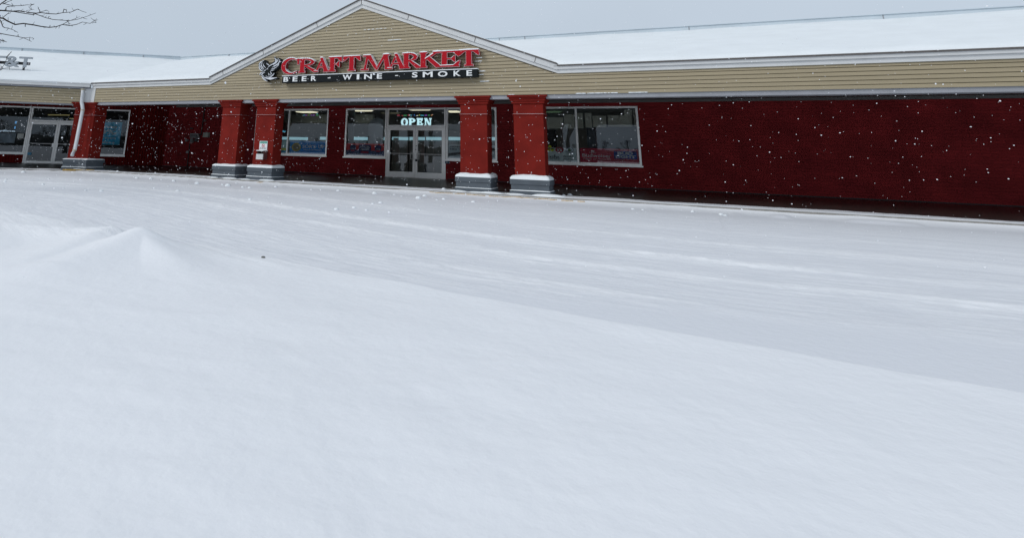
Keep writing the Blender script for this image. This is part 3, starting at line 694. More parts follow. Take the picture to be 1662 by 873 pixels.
# blue banner
t = poster('banner', 'blue banner with an orange round emblem reading SOR\'S UP', 'banner', -16.83, -14.70, .88, 1.47, cmat('ban_blue', (0.059, 0.382, 0.850), rough=.5))
put(t, 'emblem', lambda q: ell(q, -16.43, 1.18, .27, .20, GY-.001), cmat('ban_orange', (0.800, 0.630, 0.168), rough=.6))
put(t, 'emblem_centre', lambda q: ell(q, -16.43, 1.18, .19, .14, GY-.005), cmat('ban_blue2', (0.420, 0.357, 0.252), rough=.6))
put(t, 'lettering', lambda q: (q.text("SOR'S", -16.08, -15.30, 1.14, 1.31, GY-.001, bold=.03), q.text('UP', -15.16, -14.80, 1.14, 1.31, GY-.001, bold=.03), dashes(q, -16.0, -14.95, 1.045, .05, GY-.001)), wt)
t = poster('poster', 'small pale poster with a yellow stripe left of the blue banner', 'poster', -17.65, -16.99, .88, 1.47, cmat('pale_blue_paper', (0.647, 0.850, 0.850), rough=.6))
put(t, 'stripe', lambda q: q.box(-17.64, -17.0, GY-.004, GY-.001, 1.02, 1.10), cmat('olive_yellow', (0.798, 0.714, 0.084), rough=.6))
put(t, 'band', lambda q: q.box(-17.64, -17.0, GY-.004, GY-.001, .89, 1.01), cmat('teal_print', (0.105, 0.462, 0.672), rough=.6))
# red and navy beer banner
t = poster('banner', 'red and navy beer banner reading SAMUEL ADAMS in the window left of the doors', 'banner', -13.59, -11.56, .88, 1.42, cmat('sam_red', (0.850, 0.045, 0.059), rough=.5))
nav = cmat('sam_navy', (0.042, 0.053, 0.210), rough=.5)
def crowd(q):
    xs = np.linspace(-13.59, -11.56, 60); top = [1.05+.07*abs(math.sin(i*1.3))+.03*random.random() for i in range(60)]
    q.prism([(x, z) for x, z in zip(xs, top)][::-1]+[(-13.59, .88), (-11.56, .88)], GY-.003, GY-.001)
put(t, 'lower_print', crowd, cmat('sam_mixed', (0.104, 0.147, 0.323), rough=.5, noise=.9, nscale=14))
def shield(cx, w, z0, z1): return [(cx-w*.5, z1-.08), (cx-w*.4, z1-.02), (cx, z1), (cx+w*.4, z1-.02), (cx+w*.5, z1-.08), (cx+w*.5, z0+.20), (cx+w*.3, z0+.05), (cx, z0), (cx-w*.3, z0+.05), (cx-w*.5, z0+.20)]
for cx, w, z0, z1 in ((-12.61, .66, .92, 1.38), (-13.24, .32, .98, 1.36), (-11.93, .34, .98, 1.36)):
    put(t, 'shield', lambda q: q.prism(shield(cx, w, z0, z1), GY-.007, GY-.004), nav)
    put(t, 'shield_bar', lambda q: q.box(cx-w*.3, cx+w*.3, GY-.0095, GY-.008, z0+.08, z0+.15), cmat('sam_bar', (0.630, 0.032, 0.084), rough=.5))
put(t, 'lettering', lambda q: (q.text('SAMUEL', -12.88, -12.36, 1.22, 1.30, GY-.008, bold=.02), q.text('ADAMS', -12.84, -12.38, 1.12, 1.20, GY-.008, bold=.02), q.text('SAMUEL', -13.36, -13.12, 1.16, 1.20, GY-.008), q.text('SAMUEL', -12.05, -11.81, 1.16, 1.20, GY-.008)), wt)
# grey poster right of the doors
t = poster('poster', 'grey poster with black capitals and a diagonal band right of the doors', 'poster', -8.52, -6.42, .88, 1.45, cmat('grey_poster', (0.764, 0.823, 0.850), rough=.6))
put(t, 'lettering', lambda q: (q.text('HIGHEST CITY TO', -8.42, -7.35, 1.33, 1.39, GY-.001, bold=.02), q.text('HIKE "CARAMEL"', -8.42, -7.35, 1.23, 1.29, GY-.001, bold=.02)), bl)
put(t, 'band', lambda q: q.prism([(-8.51, .97), (-8.51, 1.08), (-6.43, 1.36), (-6.43, 1.25)], GY-.004, GY-.001), cmat('dark_print', (0.126, 0.126, 0.137), rough=.6, noise=.5, nscale=9))
# right window: pale sheet with six brand marks
X0, X1 = -5.32, -3.16
t = poster('poster', 'pale blue-grey sheet with six beer logos in the big right window', 'poster', X0, X1, .88, 1.41, cmat('pale_sheet', (0.794, 0.850, 0.850), rough=.55))
def R(px, py): a_ = atY(px, py, GY); return a_.x, a_.z
ox = cmat('logo_olive', (0.800, 0.798, 0.063), rough=.6); rx = cmat('logo_maroon', (0.462, 0.042, 0.074), rough=.6); gx = cmat('logo_green', (0.063, 0.210, 0.063), rough=.6)
u, v = R(892.5, 241); put(t, 'logo', lambda q: (ell(q, u, v+.06, .07, .06, GY-.001), ell(q, u+.09, v-.06, .07, .05, GY-.001), ell(q, u-.06, v-.07, .07, .05, GY-.001)), ox)
put(t, 'lettering', lambda q: dashes(q, u-.12, u+.17, v-.03, .06, GY-.006), bl)
u2, v2 = R(908, 243.5); put(t, 'logo', lambda q: ell(q, u2, v2, .165, .11, GY-.001), rx); put(t, 'logo_print', lambda q: (ell(q, u2-.05, v2-.02, .04, .035, GY-.005), ell(q, u2+.06, v2-.02, .04, .035, GY-.005), dashes(q, u2-.09, u2+.09, v2+.03, .035, GY-.005)), wt)
u3, v3 = R(924.5, 244); put(t, 'logo', lambda q: ell(q, u3, v3, .165, .115, GY-.001), cmat('logo_grey', (0.210, 0.210, 0.273), rough=.6)); put(t, 'logo_ring', lambda q: ell(q, u3, v3, .145, .095, GY-.005), cmat('logo_pale', (0.693, 0.735, 0.777), rough=.6)); put(t, 'logo_centre', lambda q: ell(q, u3, v3, .06, .055, GY-.009), gx)
u4, v4 = R(900, 256); put(t, 'lettering', lambda q: (q.text('KONA', u4-.19, u4+.19, v4-.02, v4+.06, GY-.001, bold=.03), q.text('BIG WAVE', u4-.19, u4+.19, v4-.08, v4-.035, GY-.001, bold=.01), q.prism([(u4-.03, v4+.065), (u4+.05, v4+.065), (u4+.02, v4+.13)], GY-.004, GY-.001)), bl)
u5, v5 = R(922.5, 255.5); put(t, 'lettering', lambda q: (q.text('NARRAGANSETT', u5-.20, u5+.20, v5+.0, v5+.06, GY-.001, bold=.01), q.text('LAGUNITAS', u5-.20, u5+.20, v5-.10, v5-.04, GY-.001)), bl)
# right window: red banner
X0, X1 = -3.04, -.90
t = poster('banner', 'dark red beer banner reading Budweiser and BUD LIGHT in the big right window', 'banner', X0, X1, .88, 1.42, cmat('bud_red', (0.647, 0.048, 0.104), rough=.5))
a_, b_ = R(945.5, 259.5), R(992, 250.5); put(t, 'lettering', lambda q: (q.text('Budweiser', a_[0], b_[0], 1.08, 1.21, GY-.001, bold=.02), q.text('Made of America', a_[0]+.03, b_[0]-.02, .99, 1.055, GY-.001, shear=.3), q.text('1870', a_[0]+.28, a_[0]+.52, 1.225, 1.275, GY-.001), q.prism([(a_[0]+.35, 1.285), (a_[0]+.45, 1.285), (a_[0]+.47, 1.33), (a_[0]+.33, 1.33)], GY-.003, GY-.001)), cmat('bud_print', (0.850, 0.850, 0.850), rough=.6))
a_, b_ = atY(996, 243.5, GY).x, atY(1034, 246, GY).x-.015; put(t, 'blue_panel', lambda q: q.box(a_, b_, GY-.004, GY-.001, 1.05, 1.33), cmat('bud_blue', (0.032, 0.095, 0.420), rough=.5))
put(t, 'lettering', lambda q: (q.text('BUD', a_+.13, b_-.13, 1.20, 1.31, GY-.005, bold=.05), q.text('LIGHT', a_+.05, b_-.05, 1.075, 1.185, GY-.005, bold=.05), q.text('EASY TO DRINK  EASY TO ENJOY', a_, b_, 1.01, 1.035, GY-.001)), cmat('bud_white', (0.850, 0.850, 0.850), rough=.6))
# beige boards high in the right window
BY = YW+.35
for i, (xa, xb, ya, yb) in enumerate(((878, 914.5, 191, 209), (915, 933.5, 186.5, 209), (935, 947, 184, 208.5), (949, 961, 183.5, 207.5), (961.5, 984.5, 188.3, 207), (986, 1026.5, 187.3, 206), (1013, 1026, 178.8, 187), (1027.7, 1040, 178.2, 205.5))):
    p0, p1 = atY(xa, ya, BY), atY(xb, yb, BY); mb = MB(); mb.box(p0.x, p1.x, BY, BY+.03, p1.z, p0.z)
    tag(mb.build('display_board', M['beige'], loc=(p0.x, BY, p1.z)), 'plain beige board hung high behind the big right window', 'board', 'beige boards high in the big right window')
mb = MB(); mb.box(-5.6, -4.0, 24.3, 24.4, 0.9, 2.15); tag(mb.build('interior_backdrop', M['black'], loc=(-5, 24.3, .9)), 'black partition behind the six logo sheet in the right window', 'backdrop')  # plain black sheet set behind the logo sheet
# slate sheet whose colour stands for the sky reflection in the right window
mb = MB(); mb.box(-2.9, .0, 25.2, 25.3, .3, 2.35); tag(mb.build('interior_backdrop', cmat('slate', (0.147, 0.179, 0.210), rough=.6), loc=(-1.5, 25.2, .3)), 'slate grey partition imitating a reflection behind the red banner in the right window', 'backdrop')
# OPEN sign
def arc(cx, cz, rx, rz, a0, a1, n=14): return [(cx+rx*math.cos(math.radians(a0+(a1-a0)*k/n)), cz+rz*math.sin(math.radians(a0+(a1-a0)*k/n))) for k in range(n+1)]
def glyph(ch, w, h, S, t, sf):
    """serif capital as overlapping strokes (x,z polygons) in a w x h box"""
    def rc(a, b, c, d): return [(a, c), (b, c), (b, d), (a, d)]
    m_ = min
    if ch == 'O':
        o_ = arc(w/2, h/2, w/2, h/2, 90, -90); i_ = arc(w/2, h/2, w/2-S, h/2-t*1.1, -90, 90)
        o2 = arc(w/2, h/2, w/2, h/2, 90, 270); i2 = arc(w/2, h/2, w/2-S, h/2-t*1.1, 270, 90)
        return [o_+i_, o2+i2]
    if ch == 'C':
        return [arc(w*.54, h*.5, w*.54, h*.54, 52, 308, 22)+arc(w*.62, h*.5, w*.54-S*.62, h*.54-t, 312, 48, 22), rc(w-S*.42, w-.0, h*.60, h*.98), [(w-S*.9, h*.93), (w-S*.4, h*.80), (w-S*.4, h*.97)]]
    if ch == 'R':
        x0 = sf; st = rc(x0, x0+S, 0, h); cz = h*.735; rz = h*.265
        bowl = arc(x0+S+.0, cz, w*.80-x0-S, rz, 90, -90)+[(x0+S*.5, cz-rz), (x0+S*.5, cz-rz+t)]+arc(x0+S, cz, w*.80-x0-S-S*.75, rz-t, -90, 90)+[(x0+S*.5, cz+rz-t), (x0+S*.5, cz+rz)]
        leg = [(x0+S*.95, h*.49), (x0+S*1.6, h*.49+t*.2), (w*.98, t), (w, 0), (w-S*.95, 0)]
        return [st, rc(0, x0+S, h-t, h), rc(0, x0+S+sf*.8, 0, t), bowl, leg]
    if ch == 'P':
        x0 = sf; cz = h*.71; rz = h*.29
        bowl = arc(x0+S, cz, w-x0-S, rz, 90, -90)+[(x0+S*.5, cz-rz), (x0+S*.5, cz-rz+t)]+arc(x0+S, cz, w-x0-S*2, rz-t, -90, 90)+[(x0+S*.5, cz+rz-t), (x0+S*.5, cz+rz)]
        return [rc(x0, x0+S, 0, h), rc(0, x0+S, h-t, h), rc(0, x0+S+sf, 0, t), bowl]
    if ch == 'A':
        ax = w*.46
        return [[(ax-S*.35, h), (ax+S*.30, h), (w-sf*.6, 0), (w-sf*.6-S*1.05, 0)], [(ax-S*.05, h*.98), (ax+.0, h*.72), (sf+t*1.5, 0), (sf, 0)], rc(w*.25, w*.68, h*.30, h*.30+t), rc(0, sf*2+t*1.2, 0, t*.9), rc(w-sf*1.2-S, w, 0, t*.9)]
    if ch == 'F' or ch == 'E':
        x0 = sf; r = [rc(x0, x0+S, 0, h), rc(0, w-.02, h-t, h), [(w-.02, h), (w-.02, h*.66), (w-.05, h*.66), (w-.20, h-t)], rc(x0+S*.8, w*.72, h*.5-t*.3, h*.5+t*.5), [(w*.78, h*.70), (w*.78, h*.30), (w*.72, h*.32), (w*.56, h*.5), (w*.72, h*.68)]]
        if ch == 'F': r.append(rc(0, x0+S+sf, 0, t))
        else: r += [rc(0, w-.01, 0, t), [(w+.02, h*.36), (w-.02, h*.36), (w-.20, t), (w-.03, 0)]]
        return r
    if ch == 'T':
        c = w/2; return [rc(c-S/2, c+S/2, 0, h), rc(.02, w-.02, h-t, h), [(.02, h), (0, h*.68), (.04, h*.68), (.20, h-t)], [(w-.02, h), (w-.0, h*.68), (w-.04, h*.68), (w-.20, h-t)], rc(c-S/2-sf, c+S/2+sf, 0, t)]
    if ch == 'M':
        return [[(w*.17, h), (w*.24, h), (w*.15, 0), (w*.09, 0)], [(w*.15, h), (w*.15+S*1.05, h), (w*.54, h*.12), (w*.47, 0)], [(w*.47, 0), (w*.53, 0), (w*.80, h), (w*.73, h)], rc(w*.72, w*.72+S, 0, h) if False else [(w*.70, h), (w*.70+S, h), (w*.94, 0), (w*.94-S, 0)], rc(0, w*.24, 0, t), rc(w*.94-S-sf*.5, w, 0, t), rc(w*.06, w*.2, h-t, h), rc(w*.74, w*.74+S+sf*.3, h-t, h)]
    if ch == 'K':
        x0 = sf*.8; return [rc(x0, x0+S, 0, h), rc(0, x0+S+sf*.8, h-t, h), rc(0, x0+S+sf*.8, 0, t), [(x0+S*.9, h*.44), (x0+S*.9, h*.56), (w*.74, h), (w*.86, h)], [(x0+S*1.15, h*.58), (x0+S*1.9, h*.68), (w, 0), (w-S*1.2, 0)], rc(w*.60, w*.95, h-t, h)]
    if ch == 'N':
        return [rc(sf, sf+S*.55, 0, h), rc(w-sf-S*.55, w-sf, 0, h), [(sf, h), (sf+S*.95, h), (w-sf, 0), (w-sf-S*.85, 0)], rc(0, sf*2+S*.6, 0, t), rc(0, sf+S*.7, h-t, h), rc(w-sf*2-S*.5, w, h-t, h)]
def offset_poly(poly, d):
    n = len(poly); ar = sum(poly[i][0]*poly[(i+1) % n][1]-poly[(i+1) % n][0]*poly[i][1] for i in range(n))
    if ar < 0: poly = poly[::-1]
    r = []
    for i in range(n):
        p0, p1, p2 = Vector(poly[i-1]), Vector(poly[i]), Vector(poly[(i+1) % n])
        if (p1-p0).length < 1e-5 or (p2-p1).length < 1e-5: r.append(tuple(p1)); continue
        a = (p1-p0).normalized(); b = (p2-p1).normalized(); na = Vector((a.y, -a.x)); nb = Vector((b.y, -b.x)); bi = na+nb
        if bi.length < .2: bi = na
        bi.normalize(); r.append(tuple(p1+bi*(d/max(.55, bi.dot(na)))))
    return r
OY = YW+.11
t = thing('open_sign', 'lit pale blue OPEN sign hanging in the glass above the doors', 'sign', (-10.0, OY, 2.22))
lm = emat('open_led', (.60, .84, .90), .80)
for ch, xa, xb in (('O', 651, 662.3), ('P', 663.3, 674.3), ('E', 676.2, 686.6), ('N', 688.8, 700.6)):
    x0_, x1_ = atY(xa, 200, OY).x, atY(xb, 200, OY).x; z0_, z1_ = atY((xa+xb)/2, 205.2, OY).z, atY((xa+xb)/2, 192, OY).z
    q = MB()
    for k, pl in enumerate(glyph(ch, x1_-x0_, z1_-z0_, .105, .06, .03)): q.prism([(x0_+a, z0_+b) for a, b in pl], OY-.02-k*.0012, OY)
    q.build('letter', lm, t)
# neon-coloured string of lights
def garland(label, Y, px, py, cols, z):
    t_ = thing('string_lights', label, 'string lights', tuple(atY(px, py, Y)))
    for x_, y_, w_, h_, c in cols:
        a_ = atY(x_, y_, Y); q = MB(); q.tube([(a_.x, Y, a_.z), (a_.x+w_, Y, a_.z+h_)], .016, 6); q.build('bulb', emat('bulb_%s' % c, {'r': (.8, .1, .15), 'g': (.1, .6, .2), 'b': (.1, .3, .9), 'w': (.9, .85, .75), 'c': (.1, .6, .8), 'p': (.5, .15, .8), 'y': (.7, .7, .1), 'o': (.8, .3, .1)}[c], .55), t_)
    q = MB(); a_ = atY(cols[0][0], cols[0][1], Y+.02); b_ = atY(cols[-1][0], cols[-1][1], Y+.02); q.tube([a_, b_], .004, 4); q.build('wire', M['black'], t_)
garland('multicoloured light string above the OPEN sign', OY+.3, 675, 187.5, [(645, 187.5, .12, 0, 'r'), (652, 187.7, .06, -.02, 'r'), (655, 187.6, .15, 0, 'g'), (662, 187.6, .06, .02, 'r'), (664, 187.8, .05, .03, 'w'), (667, 188, .02, .04, 'c'), (672.5, 188, .01, .05, 'b'), (676, 188.2, .08, .01, 'w'), (680.6, 188, .01, .05, 'y'), (682.5, 187.6, .16, 0, 'c'), (689.5, 187.5, .11, 0, 'p'), (695, 187.7, .07, .02, 'g'), (699.5, 187.9, .08, .04, 'o')], 0)
garland('purple and green light string high inside the blue banner window', OY+.3, 505, 187.5, [(492.5, 187.3, .07, 0, 'c'), (495.5, 187.4, .10, 0, 'p'), (500, 187.3, .02, 0, 'y'), (501, 184.3, .03, .03, 'w'), (502.3, 187.3, .02, .0, 'g'), (503, 184.8, .04, .01, 'y'), (504.3, 187.3, .08, 0, 'p'), (508.3, 187.3, .08, 0, 'p'), (513, 187.3, .13, 0, 'g'), (514, 184.6, .06, 0, 'c')], 0)
t = thing('neon_sign', 'small blue neon sign glowing left inside behind the notice pillar', 'sign', tuple(atY(462, 212.5, OY+.4)))
q = MB(); a_ = atY(457, 213.5, OY+.4); dashes(q, a_.x, a_.x+.26, a_.z-.03, .08, OY+.4); q.build('letter', emat('neon_blue', (.1, .5, .75), .7), t)
# small stickers
for px, py, w_, h_, c, lb in ((643, 226.5, .26, .13, (.30, .31, .29), 'small white paper taped inside the left glass shop door'),):
    a_ = atY(px, py, YW+.05); mb = MB(); mb.box(a_.x-w_/2, a_.x+w_/2, YW+.025, YW+.03, a_.z-h_/2, a_.z+h_/2); tag(mb.build('door_notice', cmat('paper', c, rough=.7), loc=tuple(a_)), lb, 'notice')
a_ = atY(726, 263.5, YW); mb = MB(); t = thing('access_button', 'small blue wheelchair access plate on the brick right of the doors', 'sign', (a_.x, YW, a_.z))
mb.box(a_.x-.09, a_.x+.10, YW-.03, YW-.003, a_.z-.06, a_.z+.07); mb.build('plate', cmat('ada_blue', (.02, .05, .13), rough=.5), t)
mb = MB(); mb.ball((a_.x-.01, YW-.034, a_.z+.045), .012, seg=6); mb.tube([(a_.x-.01, YW-.034, a_.z+.03), (a_.x, YW-.034, a_.z), (a_.x+.03, YW-.034, a_.z), (a_.x+.045, YW-.034, a_.z-.03)], .006, 5); mb.tube([(x_, YW-.034, z_) for x_, z_ in arc(a_.x, a_.z-.012, .03, .03, 120, 360)], .005, 5); mb.build('symbol', M['swhite'], t)
# ------------------------------------------------------------------ left shop window graphics
LGY = .09
def Lr(px, py): return onL(px, py, WC+LN*LGY)
s0, zt_ = Lr(158, 197.8); s1, zb_ = Lr(195.5, 236.2); s1 = Lr(199, 198)[0]
t = poster('poster', 'bright blue poster reading Save 50% internet + wireless behind the corner pillar', 'poster', s0-.35, s1, zb_+.02, zt_, cmat('cyan_poster', (0.029, 0.588, 0.850), rough=.5), LO, LW, LGY)
sc_ = s1-s0
put(t, 'lettering', lambda q: (q.text('Save', s0-.1, s1-.24, zt_-.34, zt_-.14, LGY-.001, bold=.02), q.text('50%', s0-.2, s1-.24, zt_-.66, zt_-.40, LGY-.001, bold=.02), q.text('internet', s0-.28, s1-.22, zt_-.91, zt_-.77, LGY-.001, bold=.01), q.text('+', s1-.66, s1-.58, zt_-1.0, zt_-.93, LGY-.001, bold=.02), q.text('wireless', s0-.26, s1-.26, zt_-1.14, zt_-1.02, LGY-.001, bold=.01)), cmat('cyan_text', (0.850, 0.850, 0.850), rough=.6), LO, LW)
a0_, b0_ = Lr(0, 215), Lr(16, 233)
t = thing('window_display', 'backlit silver display reading yfine in the left shop window', 'display', tuple(MB(origin=LO, ang=LW).P((a0_[0], .5, 1.0))))
put(t, 'panel', lambda q: q.box(a0_[0]-1.5, b0_[0], .60, .63, b0_[1]+.02, a0_[1]-.02), cmat('silver_cloth', (0.420, 0.483, 0.567), rough=.5, noise=.45, nscale=2.5), LO, LW)
put(t, 'lettering', lambda q: q.text('yfine', a0_[0]-.25, b0_[0]-.02, a0_[1]+.02, a0_[1]+.14, .5, bold=.03), emat('glow_text', (.55, .70, .85), .45), LO, LW)
for px, py, ww in ((18.8, 198.5, 1), (17.3, 207, .8)):
    q_ = Lr(px, py); put(t, 'blue_mark', lambda q: q.box(q_[0]-.04*ww, q_[0]+.04*ww, .58, .6, q_[1]-.06, q_[1]+.07), emat('blue_mark', (.12, .4, .8), .5), LO, LW)
def lsheet(px, py, w_, h_, c, name, lb, cat, y=LGY-.03):
    q_ = Lr(px, py); b_ = MB(origin=LO, ang=LW); b_.box(q_[0]-w_/2, q_[0]+w_/2, y, y+.005, q_[1]-h_/2, q_[1]+h_/2); tag(b_.build(name, c, loc=b_.P((q_[0], y, q_[1]))), lb, cat)
lsheet(33.5, 221, .30, .24, cmat('notice_paper', (0.756, 0.777, 0.735), rough=.7, noise=.25, nscale=25), 'window_notice', 'small white printed notice in the left shop window beside the door', 'notice')
lsheet(48.5, 249.5, .19, .13, cmat('blue_sticker', (0.105, 0.420, 0.672), rough=.6), 'door_sticker', 'small blue sticker low on the left shop door', 'sticker', .02)
q_ = Lr(106.5, 234.5)
t = thing('door_decal', 'pale globe decal with AT&T lettering on the left shop\'s right door', 'decal', tuple(MB(origin=LO, ang=LW).P((q_[0], 0, q_[1]))))
put(t, 'globe', lambda q: ell(q, q_[0], q_[1], .08, .06, .035), cmat('decal_grey', (0.630, 0.651, 0.672), rough=.6), LO, LW)
put(t, 'lettering', lambda q: q.text('AT&T', q_[0]+.14, q_[0]+.5, q_[1]-.045, q_[1]+.045, .034, bold=.03), cmat('decal_grey', (0.630, 0.651, 0.672)), LO, LW)
a0_, b0_ = Lr(87, 196.8), Lr(108.5, 193.8)
t = thing('suite_lettering', 'white SUITE F lettering on the glass above the left shop door', 'lettering', tuple(MB(origin=LO, ang=LW).P((a0_[0], 0, a0_[1]))))
put(t, 'lettering', lambda q: (q.text('SUITE', a0_[0], a0_[0]+.50, a0_[1]+.01, a0_[1]+.10, .05, bold=.015), q.text('F', a0_[0]+.63, a0_[0]+.70, a0_[1]+.01, a0_[1]+.10, .05, bold=.015)), cmat('decal_white', (0.800, 0.800, 0.800), rough=.6), LO, LW)
for px0, px1, py, lb in ((78, 113, 186.8, 'long dim yellow light tube inside above the left shop door'), (113, 123, 192.8, 'short dim yellow light tube inside beside the corner pillar')):
    a0_, b0_ = onL(px0, py, WC+LN*3), onL(px1, py+.4, WC+LN*3); b_ = MB(origin=LO, ang=LW); b_.tube([(a0_[0], 3, a0_[1]), (b0_[0], 3, b0_[1])], .03, 6)
    tag(b_.build('tube_light', emat('dim_tube', (.42, .36, .16), .35), loc=b_.P((a0_[0], 3, a0_[1]))), lb, 'tube light')
# ------------------------------------------------------------------ shop sign
SY = 16.35
sg = thing('shop_sign', 'large red serif letters CRAFT MARKET with snow on their tops on the beige gable', 'sign', (-8.5, SY, 3.66))
Z0, Z1 = 3.675, 4.165
LET = [('C', -12.17, -11.42, 3.66), ('R', -11.42, -10.63, 0), ('A', -10.78, -10.16, 0), ('F', -10.20, -9.665, 0), ('T', -9.64, -8.965, 0), ('M', -8.93, -7.79, 0), ('A', -7.96, -7.30, 0), ('R', -7.43, -6.78, 0), ('K', -6.83, -6.07, 0), ('E', -6.13, -5.50, 0), ('T', -5.53, -4.87, 0)]
def top_edges(poly):
    n = len(poly); ar = sum(poly[i][0]*poly[(i+1) % n][1]-poly[(i+1) % n][0]*poly[i][1] for i in range(n))
    if ar < 0: poly = poly[::-1]
    r = []
    for i in range(n):
        a, b = Vector(poly[i]), Vector(poly[(i+1) % n]); d = b-a
        if d.length < .012: continue
        nn = Vector((d.y, -d.x)).normalized()
        if nn.y > .42: r.append((a, b, nn))
    return r
def inside(poly, x, z):
    c = False; n = len(poly)
    for i in range(n):
        x1_, z1_ = poly[i]; x2_, z2_ = poly[(i+1) % n]
        if (z1_ > z) != (z2_ > z) and x < (x2_-x1_)*(z-z1_)/(z2_-z1_)+x1_: c = not c
    return c
for li, (ch, xa, xb, zz) in enumerate(LET):
    z0 = Z0 if not zz else zz; h = Z1-z0+(0.0 if ch != 'C' else .02)
    polys = [[(xa+a, z0+b) for a, b in p] for p in glyph(ch, xb-xa, h, .165, .042, .055)]
    dz = li*.0004
    q = MB()
    for k, p in enumerate(polys): q.prism(p, SY-k*.0011-dz, SY+.012, 0)
    lo = q.build('letter', M['sred'], sg)
    q = MB()
    for k, p in enumerate(polys): q.prism(offset_poly(p, .014), SY+.012-k*.0007, SY+.03, 0)
    q.build('trim', M['strim'], lo)
    q = MB()
    for k, p in enumerate(polys): q.prism(offset_poly(p, .003), SY+.0305-k*.0004, SY+.17-k*.001, 0)
    q.build('return', M['sredd'], lo)
    q = MB()
    for k, p in enumerate(polys):
        for a, b, nn in top_edges(p):
            mid = (a+b)/2+nn*.02
            if any(inside(o2, mid.x, mid.y) for j, o2 in enumerate(polys) if j != k): continue
            tk = (.036 if mid.y > Z0+.36 else (.022 if mid.y < Z0+.08 or nn.y < .9 else .006))*(.8+.5*random.random())*min(1, nn.y+.15)
            e0, e1 = a-(b-a).normalized()*.004, b+(b-a).normalized()*.004
            up = Vector((0, tk)); pl = [tuple(e0+nn*.0035), tuple(e1+nn*.0035), tuple(e1+up*.75), tuple((e0+e1)/2+up), tuple(e0+up*.75)]
            q.prism(pl, SY-.004-.0011*k, SY+.165)
    q.build('snow', M['snow'], lo)
bs = thing('tagline_sign', 'black signboard reading BEER - WINE - SMOKE in white under the red letters', 'sign', (-8.5, SY, 3.33))
mb = MB(); mb.box(-12.10, -4.94, SY+.02, SY+.2, 3.335, 3.573); mb.build('board', M['sblack'], bs)
mb = MB()
for k in range(70):
    x0_ = -12.11+k*7.18/70; hh = .016+.012*float(fbm(np.array([k*.3]), np.array([0.]), 3)[0]); mb.box(x0_, x0_+7.18/70+.001, SY+.005, SY+.19, 3.574, 3.574+hh)
mb.build('snow', M['snow'], bs)
q = MB()
for ch, xa, xb in (('B', 460.5, 468.2), ('E', 475.2, 483), ('E', 490, 497.6), ('R', 505, 513.2), ('-', 532, 536.5), ('W', 556, 571), ('I', 579, 583), ('N', 591, 603.5), ('E', 611.6, 619.8), ('-', 641, 646), ('S', 668.5, 677.5), ('M', 686, 702), ('O', 710.5, 726), ('K', 736, 747.5), ('E', 757, 766)):
    x0_, x1_ = atY(xa, 122, SY).x, atY(xb, 122, SY).x
    q = MB()
    if ch == '-': q.box(x0_, x1_, SY+.008, SY+.019, 3.445, 3.470)
    else: q.text(ch, x0_, x1_, 3.375, 3.545, SY+.018, depth=.01, bold=.024)
    q.build('letter', M['swhite'], bs)
# bird emblem
eb = thing('bird_emblem', 'black and silver eagle emblem with raised wings left of the red letters', 'sign', (-12.7, SY, 3.42))
def E2(x, y): a = atY(414+x/15.875, 85+y/15.875, SY); return (a.x, a.z)
sil = [(90, 300), (130, 255), (180, 235), (240, 205), (285, 222), (275, 270), (310, 285), (360, 325), (400, 310), (450, 265), (505, 225), (505, 185), (478, 140), (520, 133), (560, 150), (600, 145), (640, 175), (675, 215), (690, 255), (650, 300), (640, 360), (590, 410), (540, 450), (500, 480), (450, 500), (430, 520), (505, 535), (490, 570), (450, 610), (420, 645), (540, 648), (580, 668), (540, 690), (450, 700), (380, 712), (300, 700), (335, 760), (290, 755), (230, 720), (185, 665), (178, 610), (110, 600), (120, 560), (160, 515), (175, 492), (125, 450), (100, 390), (85, 340)]
mb = MB(); mb.prism([E2(*p) for p in sil], SY+.0, SY+.16); mb.build('backing', M['sblack'], eb)
def feather(q, pts, w, k):
    P_ = [Vector(E2(*p)) for p in pts]; L_, R_ = [], []; n = len(P_)
    for i, p in enumerate(P_):
        d = (P_[min(i+1, n-1)]-P_[max(i-1, 0)]).normalized(); nn = Vector((-d.y, d.x)); ww = w*math.sin(math.pi*(.12+.8*i/(n-1)))/15.875*.0225*.62
        L_.append(tuple(p+nn*ww)); R_.append(tuple(p-nn*ww))
    q.prism(L_+R_[::-1], SY-.012-k*.0006, SY-.0005)
q = MB(); F_ = [([(500, 150), (540, 190), (520, 260)], 22), ([(600, 160), (590, 220), (540, 280), (470, 330)], 20), ([(640, 190), (630, 250), (580, 320), (500, 380)], 18), ([(675, 245), (620, 260), (600, 340), (540, 400)], 20), ([(560, 180), (555, 240), (500, 290), (400, 340), (330, 400)], 20), ([(580, 300), (520, 350), (440, 400)], 16), ([(560, 390), (500, 420), (420, 440)], 16), ([(500, 460), (450, 470), (400, 480)], 14),
      ([(230, 215), (150, 260), (110, 320), (130, 400)], 22), ([(170, 270), (160, 330), (200, 400), (240, 450)], 20), ([(210, 300), (230, 360), (280, 410)], 18), ([(105, 360), (120, 430), (170, 480), (230, 500)], 20), ([(140, 350), (170, 420), (210, 460)], 18), ([(300, 300), (340, 320), (370, 350)], 18),
      ([(120, 590), (150, 540), (220, 520)], 22), ([(150, 595), (190, 560), (260, 520)], 18), ([(190, 560), (190, 640), (240, 710), (320, 755)], 22), ([(215, 600), (240, 660), (290, 720)], 14), ([(260, 650), (330, 680), (450, 675), (570, 660)], 30), ([(340, 640), (400, 650), (470, 590), (500, 545)], 20), ([(350, 540), (370, 600), (390, 560)], 20), ([(400, 500), (430, 560), (400, 610)], 16), ([(290, 610), (330, 650)], 16), ([(300, 690), (400, 705), (500, 685)], 14)]
for k, (p_, w_) in enumerate(F_): feather(q, p_, w_, k)
q.build('feathers', M['silver'], eb)
